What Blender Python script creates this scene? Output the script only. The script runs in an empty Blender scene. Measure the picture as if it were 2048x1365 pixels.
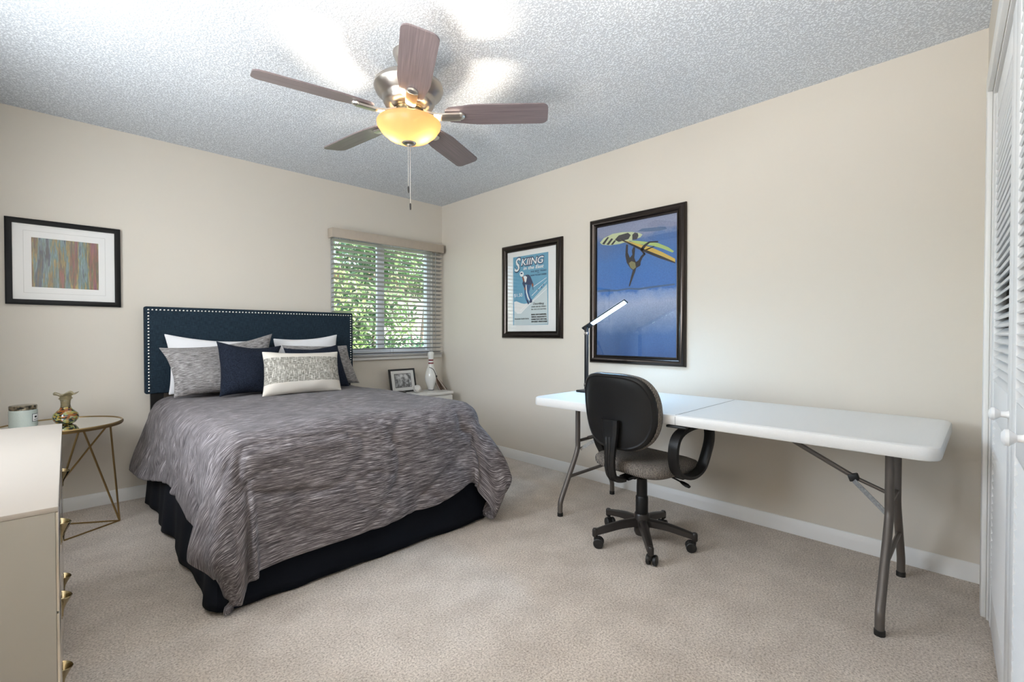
import bpy, bmesh, math, random
from mathutils import Vector, Matrix, Euler, noise
random.seed(7)
SC = bpy.context.scene
COL = SC.collection
PI = math.pi
def R(a): return math.radians(a)

# ------------------------------------------------------------------ camera
cam_data = bpy.data.cameras.new('camera'); cam = bpy.data.objects.new('camera', cam_data); COL.objects.link(cam)
cam.location = (-2.9244, -4.0124, 1.1034)
cam.rotation_euler = (R(90 - 0.8), 0, R(45.434 - 90))
cam_data.sensor_width = 36.0
cam_data.lens = 936.9 / 2048 * 36.0
cam_data.clip_start = 0.01
SC.camera = cam

# ------------------------------------------------------------------ exposure
SC.view_settings.view_transform = 'Standard'
SC.view_settings.look = 'None'
SC.view_settings.gamma = 1.0
SC.view_settings.use_curve_mapping = False
SC.view_settings.exposure = 1.92

# ------------------------------------------------------------------ world: daylight sky
world = bpy.data.worlds.new('sky'); SC.world = world; world.use_nodes = True
wn = world.node_tree.nodes; wl = world.node_tree.links; wn.clear()
wo = wn.new('ShaderNodeOutputWorld'); wb = wn.new('ShaderNodeBackground'); ws = wn.new('ShaderNodeTexSky')
ws.sky_type = 'NISHITA'; ws.sun_disc = False; ws.sun_elevation = R(48); ws.sun_rotation = R(100)
ws.air_density = 1.0; ws.dust_density = 1.5
wb.inputs['Strength'].default_value = 0.32
wl.new(ws.outputs[0], wb.inputs['Color']); wl.new(wb.outputs[0], wo.inputs['Surface'])

# ------------------------------------------------------------------ sun on the garden
sd = bpy.data.lights.new('sun', 'SUN'); sd.energy = 7.5; sd.angle = R(0.6); sd.color = (1, .95, .86)
so = bpy.data.objects.new('sun', sd); COL.objects.link(so)
so.rotation_euler = Vector((-.62, .35, -.72)).to_track_quat('-Z', 'Y').to_euler()

# fill light added outside a made-up window in the left wall above the dresser
def area(name, loc, direction, sx, sy, power, color, spread=180):
    d = bpy.data.lights.new(name, 'AREA'); d.shape = 'RECTANGLE'; d.size = sx; d.size_y = sy
    d.energy = power; d.color = color; d.spread = R(spread)
    o = bpy.data.objects.new(name, d); COL.objects.link(o); o.location = loc
    o.rotation_euler = Vector(direction).to_track_quat('-Z', 'Y').to_euler()
    return o
area('left_fill_light', (-3.56, -1.70, 1.50), (1, -.12, .10), 1.25, 1.05, 16, (.92, .95, 1.0))
# fill light added at a made-up doorway, aimed up to bounce off the ceiling
area('near_fill_light', (-3.60, -3.50, 1.15), (1, .25, 3.4), .68, 1.7, 23, (1, .98, .95), 128)

# ------------------------------------------------------------------ materials
def mat(name, color, rough=.5, metal=0., bump=None, var=None, spec=None, coat=0., emit=None, trans=None, sheen=0.):
    m = bpy.data.materials.new(name); m.use_nodes = True
    nt = m.node_tree; n = nt.nodes; l = nt.links
    b = n['Principled BSDF']
    b.inputs['Base Color'].default_value = (*color, 1)
    b.inputs['Roughness'].default_value = rough
    b.inputs['Metallic'].default_value = metal
    if spec is not None: b.inputs['Specular IOR Level'].default_value = spec
    if coat: b.inputs['Coat Weight'].default_value = coat
    if sheen: b.inputs['Sheen Weight'].default_value = sheen
    if trans: b.inputs['Transmission Weight'].default_value = trans
    if emit:
        b.inputs['Emission Color'].default_value = (*emit[0], 1); b.inputs['Emission Strength'].default_value = emit[1]
    tc = n.new('ShaderNodeTexCoord')
    if var:   # (scale, second colour, contrast)
        t = n.new('ShaderNodeTexNoise'); t.inputs['Scale'].default_value = var[0]; t.inputs['Detail'].default_value = 6
        l.new(tc.outputs['Object'], t.inputs['Vector'])
        r = n.new('ShaderNodeValToRGB'); r.color_ramp.elements[0].position = .5 - var[2]; r.color_ramp.elements[1].position = .5 + var[2]
        r.color_ramp.elements[0].color = (*color, 1); r.color_ramp.elements[1].color = (*var[1], 1)
        l.new(t.outputs['Fac'], r.inputs['Fac']); l.new(r.outputs['Color'], b.inputs['Base Color'])
    if bump:  # (scale, strength, distance)
        t2 = n.new('ShaderNodeTexNoise'); t2.inputs['Scale'].default_value = bump[0]; t2.inputs['Detail'].default_value = 3
        l.new(tc.outputs['Object'], t2.inputs['Vector'])
        bp = n.new('ShaderNodeBump'); bp.inputs['Strength'].default_value = bump[1]; bp.inputs['Distance'].default_value = bump[2]
        l.new(t2.outputs['Fac'], bp.inputs['Height']); l.new(bp.outputs['Normal'], b.inputs['Normal'])
    return m

def nodes_of(m): return m.node_tree.nodes, m.node_tree.links, m.node_tree.nodes['Principled BSDF']
def noise_node(n, l, src, scale, vec_scale=None, detail=3, rough=.5):
    t = n.new('ShaderNodeTexNoise'); t.inputs['Scale'].default_value = scale; t.inputs['Detail'].default_value = detail
    t.inputs['Roughness'].default_value = rough
    if vec_scale:
        mp = n.new('ShaderNodeMapping'); mp.inputs['Scale'].default_value = vec_scale
        l.new(src, mp.inputs['Vector']); src = mp.outputs['Vector']
    l.new(src, t.inputs['Vector']); return t
def ramp(n, l, fac, stops, interp='LINEAR'):
    r = n.new('ShaderNodeValToRGB'); r.color_ramp.interpolation = interp
    e = r.color_ramp.elements
    while len(e) < len(stops): e.new(.5)
    for k, (p, c) in enumerate(stops): e[k].position = p; e[k].color = (*c, 1)
    l.new(fac, r.inputs['Fac']); return r
def mixc(n, l, fac, a, b, mode='MIX'):
    x = n.new('ShaderNodeMix'); x.data_type = 'RGBA'; x.blend_type = mode
    if isinstance(fac, (int, float)): x.inputs[0].default_value = fac
    else: l.new(fac, x.inputs[0])
    for s, i in ((a, 6), (b, 7)):
        if isinstance(s, tuple): x.inputs[i].default_value = (*s, 1)
        else: l.new(s, x.inputs[i])
    return x.outputs[2]
def add_bump(n, l, b, h, strength, dist):
    bp = n.new('ShaderNodeBump'); bp.inputs['Strength'].default_value = strength; bp.inputs['Distance'].default_value = dist
    l.new(h, bp.inputs['Height']); l.new(bp.outputs['Normal'], b.inputs['Normal'])

M = {}
M['wall'] = mat('wall_paint', (.70, .645, .565), .75, bump=(260, .12, .002))
M['white'] = mat('white_trim_paint', (.80, .79, .77), .38)
M['door'] = mat('white_door_paint', (.78, .78, .78), .42)
M['vinyl'] = mat('white_vinyl', (.82, .83, .83), .35)
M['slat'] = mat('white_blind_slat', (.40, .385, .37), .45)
M['valance'] = mat('taupe_valance', (.50, .43, .35), .5, var=(30, (.46, .39, .32), .3))
M['cord'] = mat('blind_cord', (.35, .34, .33), .8)
M['black_frame'] = mat('black_wood_frame', (.006, .006, .006), .5, spec=.25)
M['mat_board'] = mat('white_mat_board', (.80, .80, .79), .8)
M['pewter'] = mat('dark_pewter_frame', (.050, .041, .037), .22, .9)
M['nail'] = mat('nickel_nailhead', (.8, .78, .74), .2, 1)
M['black_plastic'] = mat('black_plastic', (.007, .0063, .006), .42, spec=.35, bump=(500, .15, .001))
M['chair_metal'] = mat('dark_bronze_plastic', (.020, .016, .014), .36)
M['chrome'] = mat('chrome', (.8, .8, .8), .12, 1)
M['rubber'] = mat('black_rubber', (.010, .0095, .009), .5)
M['table_leg'] = mat('brown_grey_powder_coat', (.135, .118, .105), .4, .35)
M['galv'] = mat('galvanised_steel', (.42, .42, .41), .45, .8, var=(120, (.25, .25, .25), .2))
M['table_top'] = mat('granite_white_plastic', (.76, .75, .73), .42, bump=(400, .08, .001), var=(300, (.72, .71, .69), .3))
M['gold'] = mat('brushed_gold', (.42, .29, .13), .32, 1)
M['gold_dark'] = mat('aged_brass', (.36, .29, .17), .16, 1)
M['mirror'] = mat('mirror_glass', (.80, .82, .80), .04, 1)
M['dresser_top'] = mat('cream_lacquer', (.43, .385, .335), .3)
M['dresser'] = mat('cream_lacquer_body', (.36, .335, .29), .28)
M['drawer_front'] = mat('champagne_mirror', (.72, .68, .60), .12, .9)
M['nickel'] = mat('brushed_nickel', (.50, .46, .42), .3, 1)
M['nickel_light'] = mat('satin_nickel', (.70, .66, .60), .28, 1)
M['lamp_black'] = mat('black_metal', (.02, .02, .022), .35, .4)
M['led'] = mat('led_strip', (.9, .95, 1), .4, emit=((.36, .66, 1.0), 90))
M['skirt'] = mat('navy_bed_skirt', (.004, .0055, .010), .9, bump=(300, .2, .002), spec=.2)
M['navy'] = mat('navy_fabric', (.005, .007, .014), .9, bump=(400, .5, .002), var=(160, (.018, .024, .040), .16), spec=.2)
M['white_cotton'] = mat('white_cotton', (.76, .75, .76), .9, bump=(30, .2, .01))
M['cream_cotton'] = mat('cream_cotton', (.72, .66, .58), .9, bump=(300, .2, .002))
M['mattress'] = mat('mattress_fabric', (.7, .7, .68), .9)
M['pin'] = mat('white_pin_lacquer', (.80, .79, .75), .22, coat=.4)
M['pin_red'] = mat('dark_red_band', (.17, .01, .018), .3)
M['pin_base'] = mat('black_pin_base', (.015, .015, .015), .5)
M['leather_white'] = mat('white_leather', (.76, .74, .70), .55, bump=(300, .1, .001))
M['stitch'] = mat('red_brown_stitch', (.12, .07, .06), .7)
M['fringe'] = mat('brown_fringe', (.12, .07, .045), .8)
M['fringe_light'] = mat('pale_fringe', (.62, .56, .50), .8)
M['twig'] = mat('dark_twist_cord', (.035, .028, .025), .7)
M['night'] = mat('white_laminate', (.78, .77, .75), .35)
M['sketch_black'] = mat('black_lacquer', (.015, .015, .016), .3)
M['paper'] = mat('label_paper', (.85, .84, .82), .7)
M['ink'] = mat('black_ink', (.012, .012, .014), .7)
M['ink_white'] = mat('white_ink', (.84, .85, .85), .7)
M['ink_navy'] = mat('navy_ink', (.012, .035, .11), .7)
M['ink_blue'] = mat('blue_ink', (.02, .10, .26), .7)
M['ink_snow'] = mat('snow_ink', (.56, .64, .66), .7)
M['ink_rust'] = mat('rust_ink', (.30, .09, .05), .7)
M['ink_grey'] = mat('grey_ink', (.10, .13, .17), .7)
M['p_board'] = mat('board_ink', (.52, .58, .34), .6)
M['p_yellow'] = mat('yellow_ink', (.62, .42, .08), .6)
M['p_lime'] = mat('lime_ink', (.42, .55, .18), .6)
M['p_body'] = mat('umber_ink', (.028, .022, .026), .6)
M['p_shirt'] = mat('khaki_ink', (.24, .22, .10), .6)
M['p_head'] = mat('slate_ink', (.06, .12, .24), .6)
M['soil'] = mat('garden_soil', (.16, .12, .08), .95, var=(3, (.10, .13, .05), .2))
M['stucco'] = mat('pale_stucco', (.72, .68, .60), .9, bump=(60, .3, .01))
M['roof'] = mat('tan_fascia', (.45, .30, .20), .8)
M['trunk'] = mat('grey_bark', (.16, .12, .09), .9, bump=(40, .6, .02))
M['dark_glass'] = mat('dark_window_glass', (.08, .11, .11), .1)

# textured ceiling
m = M['ceiling'] = mat('popcorn_ceiling', (.84, .84, .85), .95); n, l, b = nodes_of(m)
tc = n.new('ShaderNodeTexCoord')
v = n.new('ShaderNodeTexVoronoi'); v.inputs['Scale'].default_value = 105; v.inputs['Randomness'].default_value = 1
nz0 = noise_node(n, l, tc.outputs['Object'], 60, detail=4)
va = n.new('ShaderNodeVectorMath'); va.operation = 'MULTIPLY_ADD'; va.inputs[1].default_value = (.02, .02, .02)
l.new(nz0.outputs['Color'], va.inputs[0]); l.new(tc.outputs['Object'], va.inputs[2]); l.new(va.outputs[0], v.inputs['Vector'])
nz = noise_node(n, l, tc.outputs['Object'], 150, detail=4, rough=.7)
sub = n.new('ShaderNodeMath'); sub.operation = 'SUBTRACT'; l.new(nz.outputs['Fac'], sub.inputs[0]); l.new(v.outputs['Distance'], sub.inputs[1])
add_bump(n, l, b, sub.outputs[0], .42, .010)
rp = ramp(n, l, sub.outputs[0], [(.0, (.58, .61, .65)), (.14, (.83, .865, .91)), (1, (.87, .90, .94))]); l.new(rp.outputs['Color'], b.inputs['Base Color'])

# carpet
m = M['carpet'] = mat('beige_carpet', (.45, .38, .31), 1.0, spec=.1, sheen=.15); n, l, b = nodes_of(m)
tc = n.new('ShaderNodeTexCoord')
f1 = noise_node(n, l, tc.outputs['Object'], 135, detail=4, rough=.75)
f2 = noise_node(n, l, tc.outputs['Object'], 5, detail=5, rough=.6)
f3 = noise_node(n, l, tc.outputs['Object'], 90, detail=2)
r1 = ramp(n, l, f1.outputs['Fac'], [(.33, (.31, .255, .21)), (.50, (.63, .555, .48)), (.68, (.84, .76, .68))])
r2 = ramp(n, l, f2.outputs['Fac'], [(.34, (.86, .84, .82)), (.62, (1.04, 1.03, 1.02))])
c = mixc(n, l, 1.0, r1.outputs['Color'], r2.outputs['Color'], 'MULTIPLY'); l.new(c, b.inputs['Base Color'])
ad = n.new('ShaderNodeMath'); ad.operation = 'ADD'; l.new(f1.outputs['Fac'], ad.inputs[0]); l.new(f3.outputs['Fac'], ad.inputs[1])
add_bump(n, l, b, ad.outputs[0], .55, .010)

# heathered duvet cloth: streaks run across the bed (u is across, v along, both in metres)
def heather(name, stops, su=11, sv=290, sheen=.05):
    m = mat(name, (.2, .2, .2), .92, sheen=sheen); n, l, b = nodes_of(m)
    uv = n.new('ShaderNodeUVMap'); uv.uv_map = 'UVMap'
    wob = noise_node(n, l, uv.outputs[0], 9, detail=2)
    va = n.new('ShaderNodeVectorMath'); va.operation = 'MULTIPLY_ADD'; va.inputs[1].default_value = (0, .005, 0)
    l.new(wob.outputs['Color'], va.inputs[0]); l.new(uv.outputs[0], va.inputs[2])
    a = noise_node(n, l, va.outputs[0], 1, (su, sv, 1), detail=3, rough=.65)
    c2 = noise_node(n, l, va.outputs[0], 1, (su * 2.2, sv * 2.0, 1), detail=2)
    ad = n.new('ShaderNodeMath'); ad.operation = 'MULTIPLY_ADD'; ad.inputs[1].default_value = .45
    l.new(c2.outputs['Fac'], ad.inputs[0]); l.new(a.outputs['Fac'], ad.inputs[2])
    sb = n.new('ShaderNodeMath'); sb.operation = 'SUBTRACT'; sb.inputs[1].default_value = .225; l.new(ad.outputs[0], sb.inputs[0])
    big = noise_node(n, l, uv.outputs[0], 5, detail=2)
    ad2 = n.new('ShaderNodeMath'); ad2.operation = 'MULTIPLY_ADD'; ad2.inputs[1].default_value = .12
    l.new(big.outputs['Fac'], ad2.inputs[0]); l.new(sb.outputs[0], ad2.inputs[2])
    r = ramp(n, l, ad2.outputs[0], stops); l.new(r.outputs['Color'], b.inputs['Base Color'])
    add_bump(n, l, b, ad2.outputs[0], .35, .004)
    return m
M['duvet'] = heather('grey_heather_cloth', [(.37, (.026, .021, .022)), (.51, (.088, .074, .076)), (.63, (.20, .176, .179)), (.75, (.54, .495, .495))])
M['sham'] = heather('grey_heather_sham', [(.36, (.05, .045, .043)), (.50, (.17, .155, .15)), (.64, (.36, .335, .325)), (.76, (.60, .57, .55))], 22, 260)

# woven middle panel of the lumbar cushion
m = M['tweed'] = mat('cream_tweed', (.5, .48, .43), .95); n, l, b = nodes_of(m)
uv = n.new('ShaderNodeUVMap'); uv.uv_map = 'UVMap'
a = noise_node(n, l, uv.outputs[0], 1, (40, 260, 1), detail=2); c2 = noise_node(n, l, uv.outputs[0], 1, (170, 26, 1), detail=2)
r1 = ramp(n, l, a.outputs['Fac'], [(.4, (.16, .145, .12)), (.6, (.46, .43, .37))]); r2 = ramp(n, l, c2.outputs['Fac'], [(.52, (0, 0, 0)), (.66, (1, 1, 1))])
l.new(mixc(n, l, r2.outputs['Color'], r1.outputs['Color'], (.68, .64, .57)), b.inputs['Base Color'])
add_bump(n, l, b, c2.outputs['Fac'], .5, .004)

# headboard linen
m = M['headboard'] = mat('navy_linen', (.012, .022, .035), .85, spec=.25); n, l, b = nodes_of(m)
tc = n.new('ShaderNodeTexCoord')
a = noise_node(n, l, tc.outputs['Object'], 1, (30, 30, 420), detail=2); c2 = noise_node(n, l, tc.outputs['Object'], 1, (420, 30, 30), detail=2)
ml = n.new('ShaderNodeMath'); ml.operation = 'MULTIPLY'; l.new(a.outputs['Fac'], ml.inputs[0]); l.new(c2.outputs['Fac'], ml.inputs[1])
r1 = ramp(n, l, ml.outputs[0], [(.14, (.006, .012, .020)), (.34, (.018, .036, .054))]); l.new(r1.outputs['Color'], b.inputs['Base Color'])
add_bump(n, l, b, ml.outputs[0], .4, .003)

# chair fabric: fine zigzag stripes
m = M['chair_fabric'] = mat('taupe_chair_weave', (.2, .18, .16), .95); n, l, b = nodes_of(m)
tc = n.new('ShaderNodeTexCoord')
w = n.new('ShaderNodeTexWave'); w.inputs['Scale'].default_value = 48; w.inputs['Distortion'].default_value = 3.0; w.inputs['Detail'].default_value = 2; w.inputs['Detail Scale'].default_value = 6; w.bands_direction = 'X'
mp = n.new('ShaderNodeMapping'); mp.inputs['Rotation'].default_value = (0, 0, R(38)); l.new(tc.outputs['Object'], mp.inputs['Vector']); l.new(mp.outputs[0], w.inputs['Vector'])
r1 = ramp(n, l, w.outputs['Fac'], [(.2, (.045, .038, .034)), (.85, (.30, .26, .22))]); l.new(r1.outputs['Color'], b.inputs['Base Color'])
add_bump(n, l, b, w.outputs['Fac'], .5, .003)

# fan blade wood (grain along local X of the blade)
m = M['blade'] = mat('walnut_blade', (.16, .10, .085), .38, coat=.15); n, l, b = nodes_of(m)
uv = n.new('ShaderNodeUVMap'); uv.uv_map = 'UVMap'
a = noise_node(n, l, uv.outputs[0], 1, (3, 150, 1), detail=4, rough=.7)
r1 = ramp(n, l, a.outputs['Fac'], [(.3, (.105, .080, .084)), (.7, (.215, .170, .172))]); l.new(r1.outputs['Color'], b.inputs['Base Color'])

# lit amber glass bowl
m = M['bowl'] = bpy.data.materials.new('amber_alabaster_glass'); m.use_nodes = True; n = m.node_tree.nodes; l = m.node_tree.links; n.clear()
out = n.new('ShaderNodeOutputMaterial'); tr = n.new('ShaderNodeBsdfTranslucent'); tr.inputs['Color'].default_value = (.215, .152, .088, 1)
df = n.new('ShaderNodeBsdfPrincipled'); df.inputs['Base Color'].default_value = (.42, .30, .15, 1); df.inputs['Roughness'].default_value = .3
df.inputs['Emission Color'].default_value = (1, .72, .40, 1); df.inputs['Emission Strength'].default_value = .06
mx = n.new('ShaderNodeMixShader'); mx.inputs[0].default_value = .4
l.new(tr.outputs[0], mx.inputs[1]); l.new(df.outputs[0], mx.inputs[2]); l.new(mx.outputs[0], out.inputs['Surface'])

# clear glazing
def glazing(name, tint, gloss_rough=.0, refl=1.0):
    m = bpy.data.materials.new(name); m.use_nodes = True; n = m.node_tree.nodes; l = m.node_tree.links; n.clear()
    out = n.new('ShaderNodeOutputMaterial'); t = n.new('ShaderNodeBsdfTransparent'); t.inputs['Color'].default_value = (*tint, 1)
    g = n.new('ShaderNodeBsdfGlossy'); g.inputs['Roughness'].default_value = gloss_rough
    ge = n.new('ShaderNodeNewGeometry'); dt = n.new('ShaderNodeVectorMath'); dt.operation = 'DOT_PRODUCT'
    l.new(ge.outputs['Normal'], dt.inputs[0]); l.new(ge.outputs['Incoming'], dt.inputs[1])
    def mth(op, a_, b_=None):
        x = n.new('ShaderNodeMath'); x.operation = op; l.new(a_, x.inputs[0])
        if b_ is not None: x.inputs[1].default_value = b_
        return x.outputs[0]
    co = mth('ABSOLUTE', dt.outputs['Value']); iv = n.new('ShaderNodeMath'); iv.operation = 'SUBTRACT'; iv.inputs[0].default_value = 1; l.new(co, iv.inputs[1])
    sc_ = mth('MULTIPLY', mth('POWER', iv.outputs[0], 5), .96 * refl); mu = n.new('ShaderNodeMath'); mu.operation = 'ADD'; mu.inputs[1].default_value = .04 * refl; l.new(sc_, mu.inputs[0])
    mx = n.new('ShaderNodeMixShader'); l.new(mu.outputs[0], mx.inputs[0]); l.new(t.outputs[0], mx.inputs[1]); l.new(g.outputs[0], mx.inputs[2])
    l.new(mx.outputs[0], out.inputs['Surface']); return m
M['glass'] = glazing('clear_glass', (.98, .99, .98))
M['frame_glass'] = glazing('picture_glass', (1, 1, 1), .0, 1.0)

# abstract print: vertical streaks of paint
m = M['abstract'] = mat('abstract_paint', (.3, .3, .3), .7); n, l, b = nodes_of(m)
tc = n.new('ShaderNodeTexCoord')
a = noise_node(n, l, tc.outputs['Object'], 1, (17, 1, 1.5), detail=5, rough=.65)
r1 = ramp(n, l, a.outputs['Fac'], [(.30, (.10, .015, .04)), (.36, (.20, .05, .09)), (.41, (.24, .08, .04)), (.45, (.09, .08, .05)), (.48, (.32, .23, .06)), (.51, (.07, .16, .16)), (.54, (.17, .29, .33)), (.58, (.010, .03, .10)), (.62, (.05, .10, .12)), (.66, (.10, .06, .035)), (.74, (.42, .30, .16))])
c2 = noise_node(n, l, tc.outputs['Object'], 1, (130, 1, 6), detail=4, rough=.7)
r2 = ramp(n, l, c2.outputs['Fac'], [(.3, (.30, .28, .27)), (.68, (1.35, 1.30, 1.2))])
l.new(mixc(n, l, 1.0, r1.outputs['Color'], r2.outputs['Color'], 'MULTIPLY'), b.inputs['Base Color'])

# printed sea and sky of the big poster (z up, metres)
m = M['sea_print'] = mat('sea_and_sky_print', (.1, .2, .5), .6); n, l, b = nodes_of(m)
tc = n.new('ShaderNodeTexCoord'); sx = n.new('ShaderNodeSeparateXYZ'); l.new(tc.outputs['Object'], sx.inputs[0])
mr = n.new('ShaderNodeMapRange'); mr.inputs['From Min'].default_value = .95; mr.inputs['From Max'].default_value = 1.90; l.new(sx.outputs['Z'], mr.inputs['Value'])
nz = noise_node(n, l, tc.outputs['Object'], 7, detail=6, rough=.65)
ma = n.new('ShaderNodeMath'); ma.operation = 'MULTIPLY_ADD'; ma.inputs[1].default_value = .17; l.new(nz.outputs['Fac'], ma.inputs[0]); l.new(mr.outputs[0], ma.inputs[2])
r1 = ramp(n, l, ma.outputs[0], [(.07, (.03, .085, .23)), (.24, (.05, .13, .31)), (.36, (.22, .30, .47)), (.48, (.36, .42, .58)), (.555, (.20, .31, .56)), (.575, (.045, .165, .48)), (.80, (.055, .18, .48)), (.95, (.08, .165, .38)), (1.08, (.24, .27, .40))])
sp = noise_node(n, l, tc.outputs['Object'], 110, detail=3, rough=.7)
r2 = ramp(n, l, sp.outputs['Fac'], [(.35, (.86, .86, .88)), (.7, (1.12, 1.12, 1.10))])
l.new(mixc(n, l, 1.0, r1.outputs['Color'], r2.outputs['Color'], 'MULTIPLY'), b.inputs['Base Color'])
M['ski_print'] = mat('poster_blue', (.12, .34, .50), .65, var=(40, (.14, .37, .53), .3))
M['bw_print'] = mat('black_and_white_photo', (.10, .10, .11), .6, var=(22, (.72, .73, .75), .10))

# mottled art glass
m = M['art_glass'] = mat('mottled_amber_glass', (.4, .3, .1), .08, trans=.25, coat=.6); n, l, b = nodes_of(m)
tc = n.new('ShaderNodeTexCoord'); v = n.new('ShaderNodeTexVoronoi'); v.inputs['Scale'].default_value = 75
mp = n.new('ShaderNodeMapping'); mp.inputs['Scale'].default_value = (1, 1, 1.6); l.new(tc.outputs['Object'], mp.inputs['Vector']); l.new(mp.outputs[0], v.inputs['Vector'])
sx = n.new('ShaderNodeSeparateColor'); l.new(v.outputs['Color'], sx.inputs[0])
r1 = ramp(n, l, sx.outputs[0], [(.0, (.02, .025, .015)), (.25, (.34, .10, .02)), (.42, (.44, .30, .05)), (.6, (.36, .40, .14)), (.78, (.12, .15, .09)), (.9, (.50, .36, .18))], 'CONSTANT'); l.new(r1.outputs['Color'], b.inputs['Base Color'])
M['amber_clear'] = mat('clear_amber_glass', (.55, .48, .30), .05, trans=.75, coat=.5)
M['jar_glass'] = mat('frosted_sage_glass', (.50, .55, .50), .22, bump=(160, .5, .004), coat=.3)
m = M['tortoise'] = mat('tortoiseshell_lid', (.03, .03, .025), .15, .4, var=(70, (.30, .24, .16), .12))

def leafmat(name, a, c):
    m = mat(name, a, .5, trans=0); n, l, b = nodes_of(m)
    oi = n.new('ShaderNodeNewGeometry'); r = ramp(n, l, oi.outputs['Random Per Island'], [(0, a), (.6, tuple((x + y) / 2 for x, y in zip(a, c))), (1, c)])
    l.new(r.outputs['Color'], b.inputs['Base Color'])
    tr = n.new('ShaderNodeBsdfTranslucent'); l.new(r.outputs['Color'], tr.inputs['Color'])
    mx = n.new('ShaderNodeMixShader'); mx.inputs[0].default_value = .4
    l.new(b.outputs[0], mx.inputs[1]); l.new(tr.outputs[0], mx.inputs[2]); l.new(mx.outputs[0], n['Material Output'].inputs['Surface'])
    return m
M['leaf_bright'] = leafmat('bright_leaves', (.10, .20, .05), (.48, .58, .24))
M['leaf_mid'] = leafmat('mid_green_leaves', (.05, .14, .05), (.28, .40, .18))
M['leaf_dark'] = leafmat('blue_green_leaves', (.02, .09, .05), (.12, .26, .14))

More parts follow.
